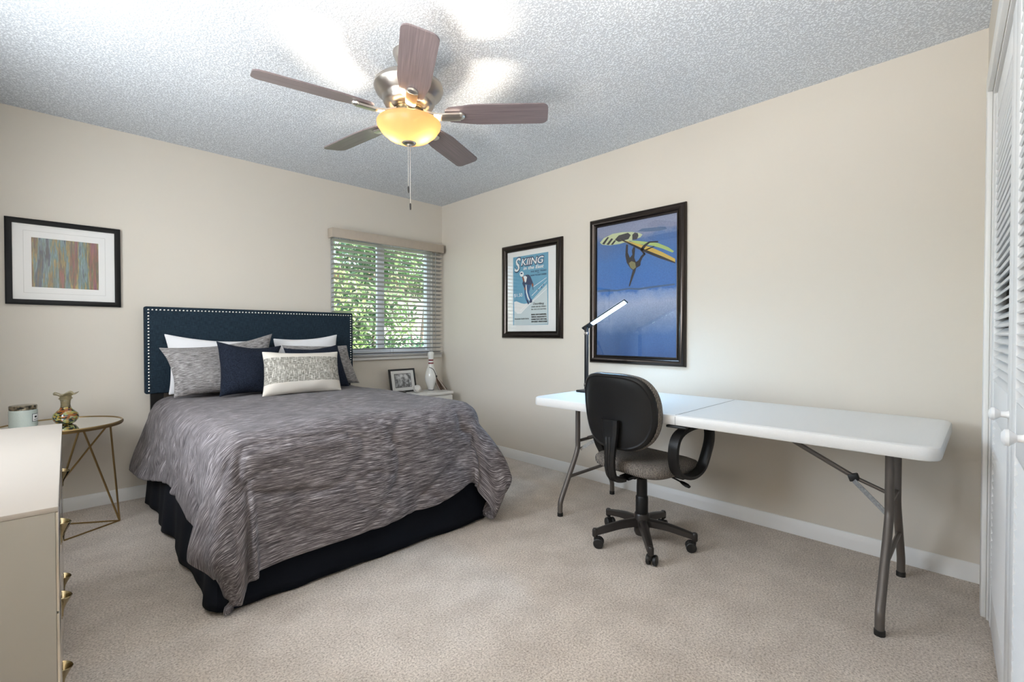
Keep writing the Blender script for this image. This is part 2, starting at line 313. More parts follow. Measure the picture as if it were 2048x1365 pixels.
# ------------------------------------------------------------------ mesh helpers
class MB:
    def __init__(s): s.bm = bmesh.new(); s.uv = s.bm.loops.layers.uv.new('UVMap')
    def box(s, c, d, rot=None, bev=0., seg=2):
        mtx = Matrix.Translation(Vector(c))
        if rot: mtx = mtx @ Euler(rot).to_matrix().to_4x4()
        r = bmesh.ops.create_cube(s.bm, size=1, matrix=mtx @ Matrix.Diagonal((*d, 1)))
        if bev:
            es = list({e for v in r['verts'] for e in v.link_edges})
            bmesh.ops.bevel(s.bm, geom=es, offset=bev, segments=seg, affect='EDGES', profile=.5)
        return s
    def span(s, a, b, bev=0., seg=2):
        return s.box([(x + y) / 2 for x, y in zip(a, b)], [abs(y - x) for x, y in zip(a, b)], None, bev, seg)
    def sweep(s, pts, prof, closed=False, up=None, caps=True):
        """prof: list of (a,b) section points, swept along pts; up fixes the section's b axis."""
        P = [Vector(p) for p in pts]; n = len(P); rings = []; prev = None
        for i in range(n):
            if closed: t = (P[(i + 1) % n] - P[i - 1])
            else: t = P[min(i + 1, n - 1)] - P[max(i - 1, 0)]
            t.normalize()
            if up is not None: u = Vector(up)
            elif prev is None: u = Vector((0, 0, 1)) if abs(t.z) < .9 else Vector((1, 0, 0))
            else: u = prev
            u = (u - t * u.dot(t)); 
            if u.length < 1e-6: u = t.orthogonal()
            u.normalize(); prev = u
            w = t.cross(u)
            pr = prof(i / max(1, n - 1)) if callable(prof) else prof
            rings.append([s.bm.verts.new(P[i] + w * a + u * b) for a, b in pr])
        k = len(rings[0])
        for i in range(n if closed else n - 1):
            A = rings[i]; B = rings[(i + 1) % n]
            for j in range(k): s.bm.faces.new((A[j], A[(j + 1) % k], B[(j + 1) % k], B[j]))
        if not closed and caps:
            s.bm.faces.new(rings[0][::-1]); s.bm.faces.new(rings[-1])
        return s
    def tube(s, pts, r, seg=10, closed=False, up=None):
        c = [(math.cos(2 * PI * i / seg), math.sin(2 * PI * i / seg)) for i in range(seg)]
        if callable(r): return s.sweep(pts, lambda t: [(x * r(t), y * r(t)) for x, y in c], closed, up)
        return s.sweep(pts, [(x * r, y * r) for x, y in c], closed, up)
    def lathe(s, prof, c=(0, 0, 0), seg=40, warp=None, mtx=None):
        rings = []
        for (r, z) in prof:
            if r < 1e-5: rings.append([s.bm.verts.new((c[0], c[1], c[2] + z))])
            else:
                ring = []
                for i in range(seg):
                    a = 2 * PI * i / seg; rr, zz = (warp(r, z, a) if warp else (r, z))
                    ring.append(s.bm.verts.new((c[0] + rr * math.cos(a), c[1] + rr * math.sin(a), c[2] + zz)))
                rings.append(ring)
        for A, B in zip(rings, rings[1:]):
            for j in range(seg):
                k = (j + 1) % seg
                if len(A) == 1 and len(B) == 1: continue
                if len(A) == 1: s.bm.faces.new((A[0], B[k], B[j]))
                elif len(B) == 1: s.bm.faces.new((A[j], A[k], B[0]))
                else: s.bm.faces.new((A[j], A[k], B[k], B[j]))
        if mtx:
            vs = [v for rg in rings for v in rg]; bmesh.ops.transform(s.bm, matrix=mtx, verts=vs)
        return s
    def prism(s, poly, f0, f1):
        """poly of 2D points; f0/f1 map a 2D point to the two faces."""
        A = [s.bm.verts.new(f0(*p)) for p in poly]; B = [s.bm.verts.new(f1(*p)) for p in poly]
        s.bm.faces.new(A); s.bm.faces.new(B[::-1]); n = len(A)
        for i in range(n): s.bm.faces.new((A[i], B[i], B[(i + 1) % n], A[(i + 1) % n]))
        return s
    def grid(s, nu, nv, fn, wrap_u=False):
        V = [[s.bm.verts.new(fn(i / nu, j / nv)) for j in range(nv + 1)] for i in range(nu + (0 if wrap_u else 1))]
        for i in range(nu):
            for j in range(nv):
                a, b2 = V[i], V[(i + 1) % len(V)]
                f = s.bm.faces.new((a[j], b2[j], b2[j + 1], a[j + 1]))
                for lp, (du, dv) in zip(f.loops, ((0, 0), (1, 0), (1, 1), (0, 1))): lp[s.uv].uv = ((i + du) / nu, (j + dv) / nv)
        return s
    def build(s, name, material, parent=None, angle=35, recalc=True):
        if recalc: bmesh.ops.recalc_face_normals(s.bm, faces=s.bm.faces[:])
        me = bpy.data.meshes.new(name); s.bm.to_mesh(me); s.bm.free()
        mats = material if isinstance(material, (list, tuple)) else [material]
        for x in mats: me.materials.append(M[x] if isinstance(x, str) else x)
        me.polygons.foreach_set('use_smooth', [True] * len(me.polygons)); me.set_sharp_from_angle(angle=R(angle))
        o = bpy.data.objects.new(name, me); COL.objects.link(o)
        if parent: o.parent = parent
        return o
def tag(o, label=None, cat=None, group=None, kind=None):
    for k, x in (('label', label), ('category', cat), ('group', group), ('kind', kind)):
        if x: o[k] = x
    return o
def thing(name, label, cat, loc=(0, 0, 0), rz=0., group=None):
    o = bpy.data.objects.new(name, None); COL.objects.link(o); o.empty_display_size = .05
    o.location = loc; o.rotation_euler = (0, 0, rz); return tag(o, label, cat, group)
def structure(o): o['kind'] = 'structure'; return o
def smooth(pts, k=6, closed=False):
    P = [Vector(p) for p in pts]; n = len(P); out = []
    rng = range(n if closed else n - 1)
    for i in rng:
        p0 = P[i - 1] if (closed or i > 0) else P[0]; p1 = P[i]; p2 = P[(i + 1) % n]; p3 = P[(i + 2) % n] if (closed or i + 2 < n) else P[-1]
        for j in range(k):
            t = j / k
            out.append(.5 * ((2 * p1) + (-p0 + p2) * t + (2 * p0 - 5 * p1 + 4 * p2 - p3) * t * t + (-p0 + 3 * p1 - 3 * p2 + p3) * t ** 3))
    if not closed: out.append(P[-1])
    return out
def text_mesh(name, body, size, loc, rot, material, parent, shear=0., xscale=1., depth=.0004, width=None, offset=0.):
    cu = bpy.data.curves.new(name, 'FONT'); cu.body = body; cu.size = size; cu.shear = shear; cu.extrude = depth; cu.resolution_u = 3; cu.offset = offset
    ob = bpy.data.objects.new(name + '_tmp', cu); COL.objects.link(ob)
    bpy.context.view_layer.update()
    me = bpy.data.meshes.new_from_object(ob.evaluated_get(bpy.context.evaluated_depsgraph_get()))
    bpy.data.objects.remove(ob); bpy.data.curves.remove(cu)
    xs = [v.co.x for v in me.vertices]
    if width and xs: xscale = width / (max(xs) - min(xs)); x0 = min(xs)
    else: x0 = 0
    mt = Matrix.Translation(Vector(loc)) @ rot @ Matrix.Diagonal((xscale, 1, 1, 1)) @ Matrix.Translation((-x0, 0, 0))
    me.transform(mt); me.materials.clear(); me.materials.append(M[material])
    o = bpy.data.objects.new(name, me); COL.objects.link(o); o.parent = parent
    return o

# outlines of the printed figures on the two posters (metres on the right wall: y, z)
SURF={'board':[(-1.984,1.785),(-2.019,1.813),(-2.095,1.834),(-2.18,1.833),(-2.251,1.824),(-2.309,1.808),(-2.337,1.793),(-2.32,1.776),(-2.251,1.766),(-2.156,1.753),(-2.07,1.754),(-2.006,1.767)],'pad':[(-2.114,1.789),(-2.147,1.815),(-2.222,1.822),(-2.245,1.803),(-2.226,1.777),(-2.147,1.768)],'pad2':[(-2.257,1.803),(-2.277,1.816),(-2.3,1.807),(-2.305,1.788),(-2.292,1.765),(-2.257,1.768)],'st1':[(-2.004,1.774),(-2.051,1.817),(-2.065,1.813),(-2.024,1.767)],'st2':[(-2.042,1.764),(-2.085,1.803),(-2.1,1.797),(-2.062,1.758)],'st3':[(-2.08,1.757),(-2.11,1.785),(-2.125,1.781),(-2.098,1.755)],'sail':[(-2.15,1.785),(-2.228,1.762),(-2.398,1.698),(-2.484,1.653),(-2.575,1.598),(-2.575,1.574),(-2.463,1.621),(-2.343,1.682),(-2.216,1.748)],'batten':[(-2.228,1.769),(-2.309,1.752),(-2.452,1.718),(-2.525,1.681),(-2.566,1.649),(-2.556,1.641),(-2.484,1.677),(-2.42,1.703),(-2.286,1.737)],'mast':[(-2.147,1.79),(-2.159,1.791),(-2.354,1.688),(-2.484,1.625),(-2.575,1.577),(-2.575,1.568),(-2.463,1.615),(-2.337,1.678)],'boom':[(-2.321,1.685),(-2.332,1.707),(-2.354,1.724),(-2.387,1.738),(-2.454,1.732),(-2.454,1.722),(-2.393,1.728),(-2.363,1.709),(-2.341,1.683),(-2.354,1.666),(-2.361,1.655),(-2.343,1.659)],'rig':[(-2.337,1.678),(-2.354,1.686),(-2.441,1.706),(-2.444,1.702),(-2.365,1.679),(-2.343,1.669)],'body':[(-2.207,1.741),(-2.223,1.739),(-2.222,1.682),(-2.238,1.644),(-2.258,1.663),(-2.254,1.694),(-2.266,1.716),(-2.279,1.711),(-2.277,1.675),(-2.273,1.64),(-2.287,1.608),(-2.307,1.619),(-2.326,1.647),(-2.351,1.664),(-2.36,1.653),(-2.338,1.633),(-2.323,1.604),(-2.321,1.582),(-2.305,1.573),(-2.289,1.567),(-2.281,1.542),(-2.264,1.503),(-2.239,1.444),(-2.23,1.442),(-2.247,1.505),(-2.262,1.555),(-2.241,1.572),(-2.214,1.611),(-2.202,1.664)],'shirt':[(-2.231,1.607),(-2.252,1.619),(-2.281,1.606),(-2.287,1.572),(-2.266,1.558),(-2.243,1.575)],'head':[(-2.298,1.604),(-2.31,1.609),(-2.323,1.599),(-2.322,1.583),(-2.31,1.575),(-2.298,1.583)],'headland':[(-2.297,1.82),(-2.331,1.834),(-2.419,1.828),(-2.504,1.819),(-2.517,1.802),(-2.462,1.799),(-2.365,1.808)],'sea':[(-1.966,1.433),(-2.033,1.437),(-2.133,1.426),(-2.229,1.434),(-2.31,1.426),(-2.421,1.433),(-2.572,1.438),(-2.572,1.427),(-2.421,1.42),(-2.31,1.412),(-2.229,1.422),(-2.133,1.415),(-1.966,1.419)]}
SKI={'snow':[(-1.466,1.521),(-1.387,1.464),(-1.301,1.398),(-1.252,1.361),(-1.161,1.289),(-1.12,1.29),(-1.083,1.31),(-1.079,1.185),(-1.475,1.189)],'hill':[(-1.081,1.389),(-1.109,1.395),(-1.161,1.376),(-1.207,1.367),(-1.24,1.371),(-1.252,1.361),(-1.161,1.289),(-1.12,1.29),(-1.083,1.31)],'skiA':[(-1.109,1.292),(-1.161,1.292),(-1.252,1.358),(-1.466,1.486),(-1.466,1.481),(-1.256,1.35),(-1.166,1.285),(-1.12,1.286)],'skiB':[(-1.151,1.311),(-1.222,1.359),(-1.234,1.358),(-1.161,1.305)],'trk1':[(-1.315,1.51),(-1.457,1.573),(-1.459,1.57),(-1.317,1.505)],'trk2':[(-1.291,1.434),(-1.463,1.549),(-1.464,1.546),(-1.296,1.431)],'torso':[(-1.189,1.606),(-1.221,1.615),(-1.251,1.616),(-1.283,1.581),(-1.301,1.534),(-1.283,1.526),(-1.251,1.527),(-1.211,1.54),(-1.197,1.571)],'vest':[(-1.193,1.603),(-1.217,1.609),(-1.239,1.596),(-1.227,1.554),(-1.209,1.546),(-1.197,1.571)],'armR':[(-1.256,1.616),(-1.279,1.596),(-1.305,1.547),(-1.314,1.525),(-1.297,1.518),(-1.273,1.559)],'armL':[(-1.193,1.571),(-1.183,1.543),(-1.206,1.505),(-1.222,1.504),(-1.215,1.54),(-1.211,1.562)],'gloveR':[(-1.293,1.534),(-1.314,1.535),(-1.312,1.51),(-1.295,1.508)],'gloveL':[(-1.203,1.506),(-1.224,1.508),(-1.228,1.487),(-1.211,1.485)],'scarf':[(-1.179,1.605),(-1.197,1.6),(-1.209,1.57),(-1.199,1.554),(-1.185,1.579)],'leg1':[(-1.228,1.528),(-1.289,1.527),(-1.261,1.468),(-1.273,1.428),(-1.293,1.4),(-1.271,1.393),(-1.248,1.423),(-1.23,1.467)],'leg2':[(-1.217,1.529),(-1.243,1.524),(-1.222,1.467),(-1.234,1.423),(-1.244,1.397),(-1.226,1.396),(-1.209,1.446),(-1.209,1.497)],'stripe':[(-1.222,1.525),(-1.232,1.528),(-1.24,1.466),(-1.257,1.422),(-1.273,1.395),(-1.265,1.391),(-1.244,1.421),(-1.228,1.463)],'boot1':[(-1.267,1.401),(-1.297,1.401),(-1.299,1.377),(-1.271,1.37)],'boot2':[(-1.228,1.398),(-1.25,1.399),(-1.265,1.37),(-1.252,1.36)],'pole':[(-1.303,1.508),(-1.308,1.509),(-1.312,1.483),(-1.306,1.482)],'treeA':[(-1.398,1.491),(-1.406,1.511),(-1.413,1.493)],'treeB':[(-1.42,1.51),(-1.426,1.527),(-1.434,1.513)],'treeC':[(-1.358,1.473),(-1.366,1.486),(-1.373,1.475)],'head':[(-1.199,1.625),(-1.197,1.615),(-1.19,1.607),(-1.18,1.604),(-1.17,1.605),(-1.16,1.61),(-1.153,1.619),(-1.15,1.629),(-1.153,1.639),(-1.16,1.647),(-1.17,1.65),(-1.18,1.649),(-1.19,1.644),(-1.197,1.635)],'goggle':[(-1.161,1.638),(-1.183,1.639),(-1.185,1.628),(-1.163,1.626)]}
# ================================================================== ROOM
H = 2.44; XL = -3.42; YF = -4.16; T = .12
def wall(name, boxes, material='wall'):
    m_ = MB()
    for a, b_ in boxes: m_.span(a, b_)
    return structure(m_.build(name, material))
structure(MB().span((XL - T, YF - .75, -.10), (T, T, 0)).build('floor', 'carpet'))
structure(MB().span((XL - T, YF - .75, H), (T, T, H + .1)).build('ceiling', 'ceiling'))
WX0, WX1, WZ0, WZ1 = -1.185, -.125, .90, 2.0
wall('wall_back', [((XL - T, 0, 0), (WX0, T, H)), ((WX1, 0, 0), (T, T, H)), ((WX0, 0, 0), (WX1, T, WZ0)), ((WX0, 0, WZ1), (WX1, T, H))])
wall('wall_right', [((0, -4.9, 0), (T, 0, H))])
DY0, DY1 = -3.88, -3.12   # unseen doorway added to let in fill light
LY0, LY1, LZ0, LZ1 = -2.35, -1.05, .95, 2.05  # opening for the added left wall window
wall('wall_left', [((XL - T, LY1, 0), (XL, 0, H)), ((XL - T, -4.9, 0), (XL, DY0, H)), ((XL - T, DY1, 0), (XL, LY0, H)), ((XL - T, DY0, 2.03), (XL, DY1, H)), ((XL - T, LY0, 0), (XL, LY1, LZ0)), ((XL - T, LY0, LZ1), (XL, LY1, H))])

q = MB()  # casing of the added doorway
for a, b_ in (((XL, DY0 - .07, 0), (XL + .014, DY0, 2.10)), ((XL, DY1, 0), (XL + .014, DY1 + .07, 2.10)), ((XL, DY0, 2.03), (XL + .014, DY1, 2.10)), ((XL - T, DY0, 0), (XL, DY0 + .015, 2.03)), ((XL - T, DY1 - .015, 0), (XL, DY1, 2.03)), ((XL - T, DY0, 2.015), (XL, DY1, 2.03))): q.span(a, b_)
structure(q.build('trim_3', 'white'))
wall('wall_added_hall', [((XL - 1.2, -4.9, 0), (XL - 1.1, -2.4, H)), ((XL - 1.1, -4.9, H), (XL - T, -2.4, H + .1)), ((XL - 1.1, -4.9, -.1), (XL - T, -2.4, 0)), ((XL - 1.1, -2.5, 0), (XL - T, -2.4, H)), ((XL - 1.1, -4.9, 0), (XL - T, -4.8, H))])  # made-up hall shell behind the added doorway, out of view

# window in the back wall: white vinyl slider
w1 = structure(thing('window_1', None, None, (0, 0, 0)))
f = MB(); fw = .045
for a, b_ in (((WX0, .03, WZ0), (WX0 + fw, .09, WZ1)), ((WX1 - fw, .03, WZ0), (WX1, .09, WZ1)), ((WX0 + fw, .03, WZ0), (WX1 - fw, .09, WZ0 + fw)), ((WX0 + fw, .03, WZ1 - fw), (WX1 - fw, .09, WZ1))): f.span(a, b_, .004)
f.build('window_frame', 'vinyl', w1)
s = MB(); mx0 = -.727
for a, b_ in (((mx0, .028, WZ0 + fw), (mx0 + .05, .058, WZ1 - fw)), ((mx0 + .052, .060, WZ0 + fw), (mx0 + .092, .088, WZ1 - fw)),
              ((WX0 + fw, .030, WZ0 + fw), (mx0, .056, WZ0 + fw + .03)), ((mx0 + .09, .06, WZ0 + fw), (WX1 - fw, .086, WZ0 + fw + .03)),
              ((WX0 + fw, .030, WZ1 - fw - .03), (mx0, .056, WZ1 - fw)), ((mx0 + .09, .06, WZ1 - fw - .03), (WX1 - fw, .086, WZ1 - fw))): s.span(a, b_, .003)
s.build('sash', 'vinyl', w1)
MB().span((WX0 + fw, .042, WZ0 + fw), (mx0 + .03, .046, WZ1 - fw)).build('pane', 'glass', w1)
MB().span((mx0 + .07, .072, WZ0 + fw), (WX1 - fw, .076, WZ1 - fw)).build('pane', 'glass', w1)
MB().span((-1.22, -.035, .868), (-.03, .0, .898), .004).span((WX0, -.002, .885), (WX1, .032, .9)).build('window_sill', 'white', w1)

# unseen window added in the left wall to carry fill light
w2 = structure(thing('window_added', None, None))
f = MB()
for a, b_ in (((XL - .09, LY0, LZ0), (XL - .03, LY0 + fw, LZ1)), ((XL - .09, LY1 - fw, LZ0), (XL - .03, LY1, LZ1)), ((XL - .09, LY0, LZ0), (XL - .03, LY1, LZ0 + fw)), ((XL - .09, LY0, LZ1 - fw), (XL - .03, LY1, LZ1)), ((XL - .08, -1.73, LZ0), (XL - .04, -1.67, LZ1))): f.span(a, b_)
f.build('window_frame', 'vinyl', w2)
MB().span((XL - .062, LY0 + fw, LZ0 + fw), (XL - .058, LY1 - fw, LZ1 - fw)).build('pane', 'glass', w2)

# baseboards: a stepped profile
def base_prof(h=.083, t=.014):
    return [(0, 0), (t, 0), (t, h * .62), (t * .75, h * .72), (t * .62, h * .84), (t * .3, h * .97), (0, h)]
structure(MB().sweep([(XL, 0, 0), (0, 0, 0)], base_prof(), up=(0, 0, 1)).build('baseboard_back', 'white'))
structure(MB().sweep([(0, 0, 0), (0, -4.0, 0)], base_prof(), up=(0, 0, 1)).build('baseboard_right', 'white'))

# closet wall: turned a little from square, casing, two louvred doors
CA = math.atan(.045)
cl_loc = (0, -4.003, 0)
def closet_root(name): 
    r = bpy.data.objects.new(name, None); COL.objects.link(r); r.location = cl_loc; r.rotation_euler = (0, 0, PI + CA); return structure(r)
# local frame: +x runs away from the right wall, -y faces the room
OX0, OX1, OZ = .345, 1.90, 2.035
m_ = MB()
for a, b_ in (((-.3, 0, 0), (OX0, .12, H)), ((OX1, 0, 0), (3.75, .12, H)), ((OX0, 0, OZ), (OX1, .12, H)), ((OX0 - .1, .60, 0), (OX1 + .1, .66, H)), ((OX0 - .16, .12, 0), (OX0 - .10, .6, H)), ((OX1 + .10, .12, 0), (OX1 + .16, .6, H))): m_.span(a, b_)
wf = structure(m_.build('wall_front', 'wall')); wf.location = cl_loc; wf.rotation_euler = (0, 0, PI + CA)
tr = MB(); cw = .075
def casing(a, b_): tr.span(a, b_, .004)
casing((OX0 - cw, -.016, 0), (OX0, 0, OZ + cw)); casing((OX1, -.016, 0), (OX1 + cw, 0, OZ + cw)); casing((OX0, -.016, OZ), (OX1, 0, OZ + cw))
tr.span((OX0 - .002, 0, 0), (OX0 + .016, .115, OZ)).span((OX1 - .016, 0, 0), (OX1 + .002, .115, OZ)).span((OX0, 0, OZ - .016), (OX1, .115, OZ))
t1 = structure(tr.build('trim_1', 'white')); t1.location = cl_loc; t1.rotation_euler = (0, 0, PI + CA)
tk = MB().span((OX0 + .016, .012, OZ - .045), (OX1 - .016, .05, OZ - .016)).build('trim_2', 'galv'); structure(tk); tk.location = cl_loc; tk.rotation_euler = (0, 0, PI + CA)
def louvre_door(name, x0, x1, knob_x):
    r = closet_root(name); z0, z1, d0, d1 = .018, OZ - .05, .004, .036; sw = .095
    MB().span((x0, d0, z0), (x0 + sw, d1, z1), .003).span((x1 - sw, d0, z0), (x1, d1, z1), .003).build('stile', 'door', r)
    rails = [(z0, .17), (.80, .935), (z1 - .09, z1)]
    q = MB()
    for a, b_ in rails: q.span((x0 + sw, d0 + .002, a), (x1 - sw, d1 - .002, b_), .002)
    q.build('rail', 'door', r)
    q = MB()
    for a, b_ in ((rails[0][1], rails[1][0]), (rails[1][1], rails[2][0])):
        k = int((b_ - a) / .0268)
        for i in range(k):
            z = a + (i + .5) * (b_ - a) / k
            q.box(((x0 + x1) / 2, (d0 + d1) / 2, z), (x1 - x0 - 2 * sw, .036, .006), (R(40), 0, 0))
    q.build('louver_panel', 'door', r)
    kb = MB().lathe([(0, 0), (.012, 0), (.009, .006), (.008, .016), (.013, .022), (.018, .028), (.0175, .034), (.010, .039), (0, .040)], mtx=Matrix.Translation((knob_x, d0, .885)) @ Matrix.Rotation(R(90), 4, 'X'), seg=24)
    kb.build('knob', 'door', r)
    return r
MID = (OX0 + OX1) / 2
louvre_door('door_1', OX0 + .02, MID - .002, MID - .05)
louvre_door('door_2', MID + .002, OX1 - .02, MID + .36)

# ================================================================== BLIND
bl = thing('window_blind', 'white horizontal slat blind with taupe valance over the corner window', 'blind', (0, 0, 0))
MB().span((-1.21, -.092, 1.937), (-.042, -.080, 2.018), .003).span((-1.21, -.080, 1.937), (-1.20, -.004, 2.018), .002).span((-.052, -.080, 1.937), (-.042, -.004, 2.018), .002).build('valance', 'valance', bl)
MB().span((-1.195, -.076, 1.955), (-.055, -.015, 2.0)).build('headrail', 'white', bl)
TILT = R(13); q = MB(); ns = 25; zt, zb = 1.925, .935
for i in range(ns):
    z = zt + (zb - zt) * i / (ns - 1)
    q.sweep([(-1.192, -.047, z), (-.048, -.047, z)], [(-.0245, -.0025), (-.012, -.0004), (0, .0006), (.012, -.0004), (.0245, -.0025), (.0245, -.0057), (.012, -.0036), (0, -.0026), (-.012, -.0036), (-.0245, -.0057)], up=(0, math.sin(TILT), math.cos(TILT)))
q.build('slats', 'slat', bl)
MB().span((-1.192, -.070, .900), (-.048, -.024, .918), .004).build('bottom_rail', 'slat', bl)
for x in (-1.12, -1.02, -.62, -.17, -.135):
    MB().tube([(x, -.0735, 1.95), (x, -.0735, .91)], .0011, 6).tube([(x, -.0205, 1.95), (x, -.0205, .91)], .0011, 6).build('ladder_cord', 'cord', bl)
MB().tube([(-.145, -.088, 1.93), (-.145, -.088, 1.05)], .0032, 8).build('tilt_wand', 'cord', bl)

# ================================================================== GARDEN beyond the window
structure(MB().span((-7, .14, -.35), (9, 12, -.15)).build('garden_ground', 'soil'))
def shrub(name, label, cat, loc, blobs, nleaf, lsize, material, trunk_h, group=None):
    r = thing(name, label, cat, loc, 0, group); rnd = random.Random(sum(map(ord, name))); q = MB()
    tot = sum(b_[3] for b_ in blobs)
    for (bx, by, bz, br, sq) in blobs:
        for _ in range(int(nleaf * br / tot)):
            d = Vector((rnd.gauss(0, 1), rnd.gauss(0, 1), rnd.gauss(0, 1))).normalized() * br * (rnd.random() ** .45)
            p = Vector((bx + d.x, by + d.y, bz + d.z * sq)); L = lsize * rnd.uniform(.6, 1.3); W = L * .36
            mt = Matrix.Translation(p) @ Euler((rnd.uniform(-1.1, 1.1), rnd.uniform(-1.1, 1.1), rnd.uniform(0, 6.28))).to_matrix().to_4x4()
            vs = [q.bm.verts.new(mt @ Vector(v_)) for v_ in ((-L / 2, 0, 0), (0, -W / 2, L * .08), (L / 2, 0, -L * .05), (0, W / 2, L * .08))]
            q.bm.faces.new(vs)
    q.build('foliage', material, r, recalc=False)
    q = MB()
    for k, (bx, by, bz, br, sq) in enumerate(blobs):
        q.tube(smooth([(bx * .1, by * .1, -.05), (bx * .35, by * .3, bz * .45), (bx, by, bz)], 4), lambda t: .035 * (1 - .75 * t), 7)
    q.build('trunk', 'trunk', r)
    return r
shrub('garden_shrub', 'bright sunlit shrub just outside the left half of the window', 'shrub', (-1.0, 1.25, -.15), [(-.55, 0, 1.2, .75, 1.1), (.25, .2, 1.5, .7, 1.1), (-.1, .3, 2.35, .65, 1), (.45, 0, .75, .5, .9)], 5200, .085, 'leaf_bright', 1)
shrub('palm_like_shrub', 'mid green long-leaved shrub behind the window mullion', 'shrub', (.45, 2.5, -.15), [(0, 0, 1.5, .75, 1.0), (.35, .2, 2.5, .7, .8), (-.45, .1, 1.1, .5, 1)], 3600, .15, 'leaf_mid', 1)
shrub('low_hedge', 'low blue green hedge below the right half of the window', 'shrub', (1.0, 2.3, -.15), [(-.5, 0, .80, .48, .8), (0, 0, .85, .50, .8), (.65, .1, .84, .50, .8), (1.3, .2, .85, .5, .8)], 5200, .075, 'leaf_dark', 1)
shrub('garden_tree', 'tall tree crown filling the top right of the window', 'tree', (2.7, 4.6, -.15), [(-1.3, -.2, 2.9, .85, .6), (-.5, 0, 3.2, .9, .7), (.5, .2, 2.9, .9, .8), (.1, -.2, 2.3, .5, .7)], 3600, .13, 'leaf_mid', 2.2)
nh = thing('neighbour_house', 'pale stucco house with tan fascia beyond the garden shrubs', 'house', (2.6, 6.4, -.15))
MB().span((-1.6, 0, 0), (4.5, .2, 2.55)).build('wall', 'stucco', nh)
MB().span((-1.75, -.45, 2.55), (4.6, .3, 2.75), .01).build('eave', 'roof', nh)
wn_ = MB().span((-.9, -.03, .9), (-.3, .02, 2.0), .005).build('window', 'dark_glass', nh)

# ================================================================== BED
BX0, BX1, BY0, BY1 = -2.462, -1.085, -.140, -1.91
bed = thing('bed', 'full bed with navy nailhead headboard and dark navy skirt', 'bed', (-1.765, -1.0, 0))
ox, oy = -1.765, -1.0
def L(p): return (p[0] - ox, p[1] - oy, p[2])
hb = MB().span(L((-2.486, -.135, .709)), L((-1.048, -.079, 1.289)), .012, 3).build('headboard', 'headboard', bed)
for x in (-2.42, -1.10): MB().span(L((x - .035, -.118, 0)), L((x + .035, -.083, .72))).build('headboard_leg', 'black_plastic', bed)
q = MB(); nl = []
x = -2.46
for i in range(66): nl.append((-2.464 + i * (1.394 / 65), 1.267))
for i in range(1, 27): nl.append((-2.464, 1.267 - i * .0207)); nl.append((-1.070, 1.267 - i * .0207))
for (x, z) in nl: q.lathe([(.0068, 0), (.0062, .0022), (.004, .0042), (0, .005)], seg=10, mtx=Matrix.Translation(L((x, -.1345, z))) @ Matrix.Rotation(R(90), 4, 'X'))
q.build('nailhead_trim', 'nail', hb)
MB().span(L((BX0 + .02, BY1 + .03, .16)), L((BX1 - .02, BY0, .36)), .02).build('box_spring', 'mattress', bed)
MB().span(L((BX0 + .05, BY1 + .06, .36)), L((BX1 - .05, BY0, .625)), .07, 5).build('mattress', 'mattress', bed)
# skirt: pleated panels down to the carpet
def skirt_pts():
    path = [(BX0, BY0), (BX0, BY1), (BX1, BY1), (BX1, BY0)]; pts = []
    for a, b_ in zip(path, path[1:]):
        n_ = 90
        for i in range(n_):
            t = i / n_; pts.append((a[0] + (b_[0] - a[0]) * t, a[1] + (b_[1] - a[1]) * t))
    return pts + [path[-1]]
SP = skirt_pts()
def skirt_fn(u, v):
    i = min(int(u * (len(SP) - 1) + .5), len(SP) - 1); x, y = SP[i]
    nx = (-1 if x <= BX0 + 1e-4 else (1 if x >= BX1 - 1e-4 else 0)); ny = (-1 if y <= BY1 + 1e-4 else 0)
    s_ = i / 90.0; low = 1 - v
    side = 1.7 if nx and not ny else .6
    w = (math.sin(s_ * 21) * .5 + math.sin(s_ * 47 + 1) * .3 + noise.noise((s_ * 9, 0, 3)) * .8) * .011 * side
    d = (.006 + .016 * side * .6 + w) * low + .004 * w
    if low > .98: pass
    z = .36 * v + .006 + (.02 * abs(math.sin(s_ * 10.5)) * (1 - v) ** 3 * (1 if nx else .35))
    return L((x + nx * d, y + ny * d, z))
sk = MB().grid(len(SP) - 1, 10, skirt_fn).build('bed_skirt', 'skirt', bed, 60)
md = sk.modifiers.new('thick', 'SOLIDIFY'); md.thickness = .004; md.offset = 0

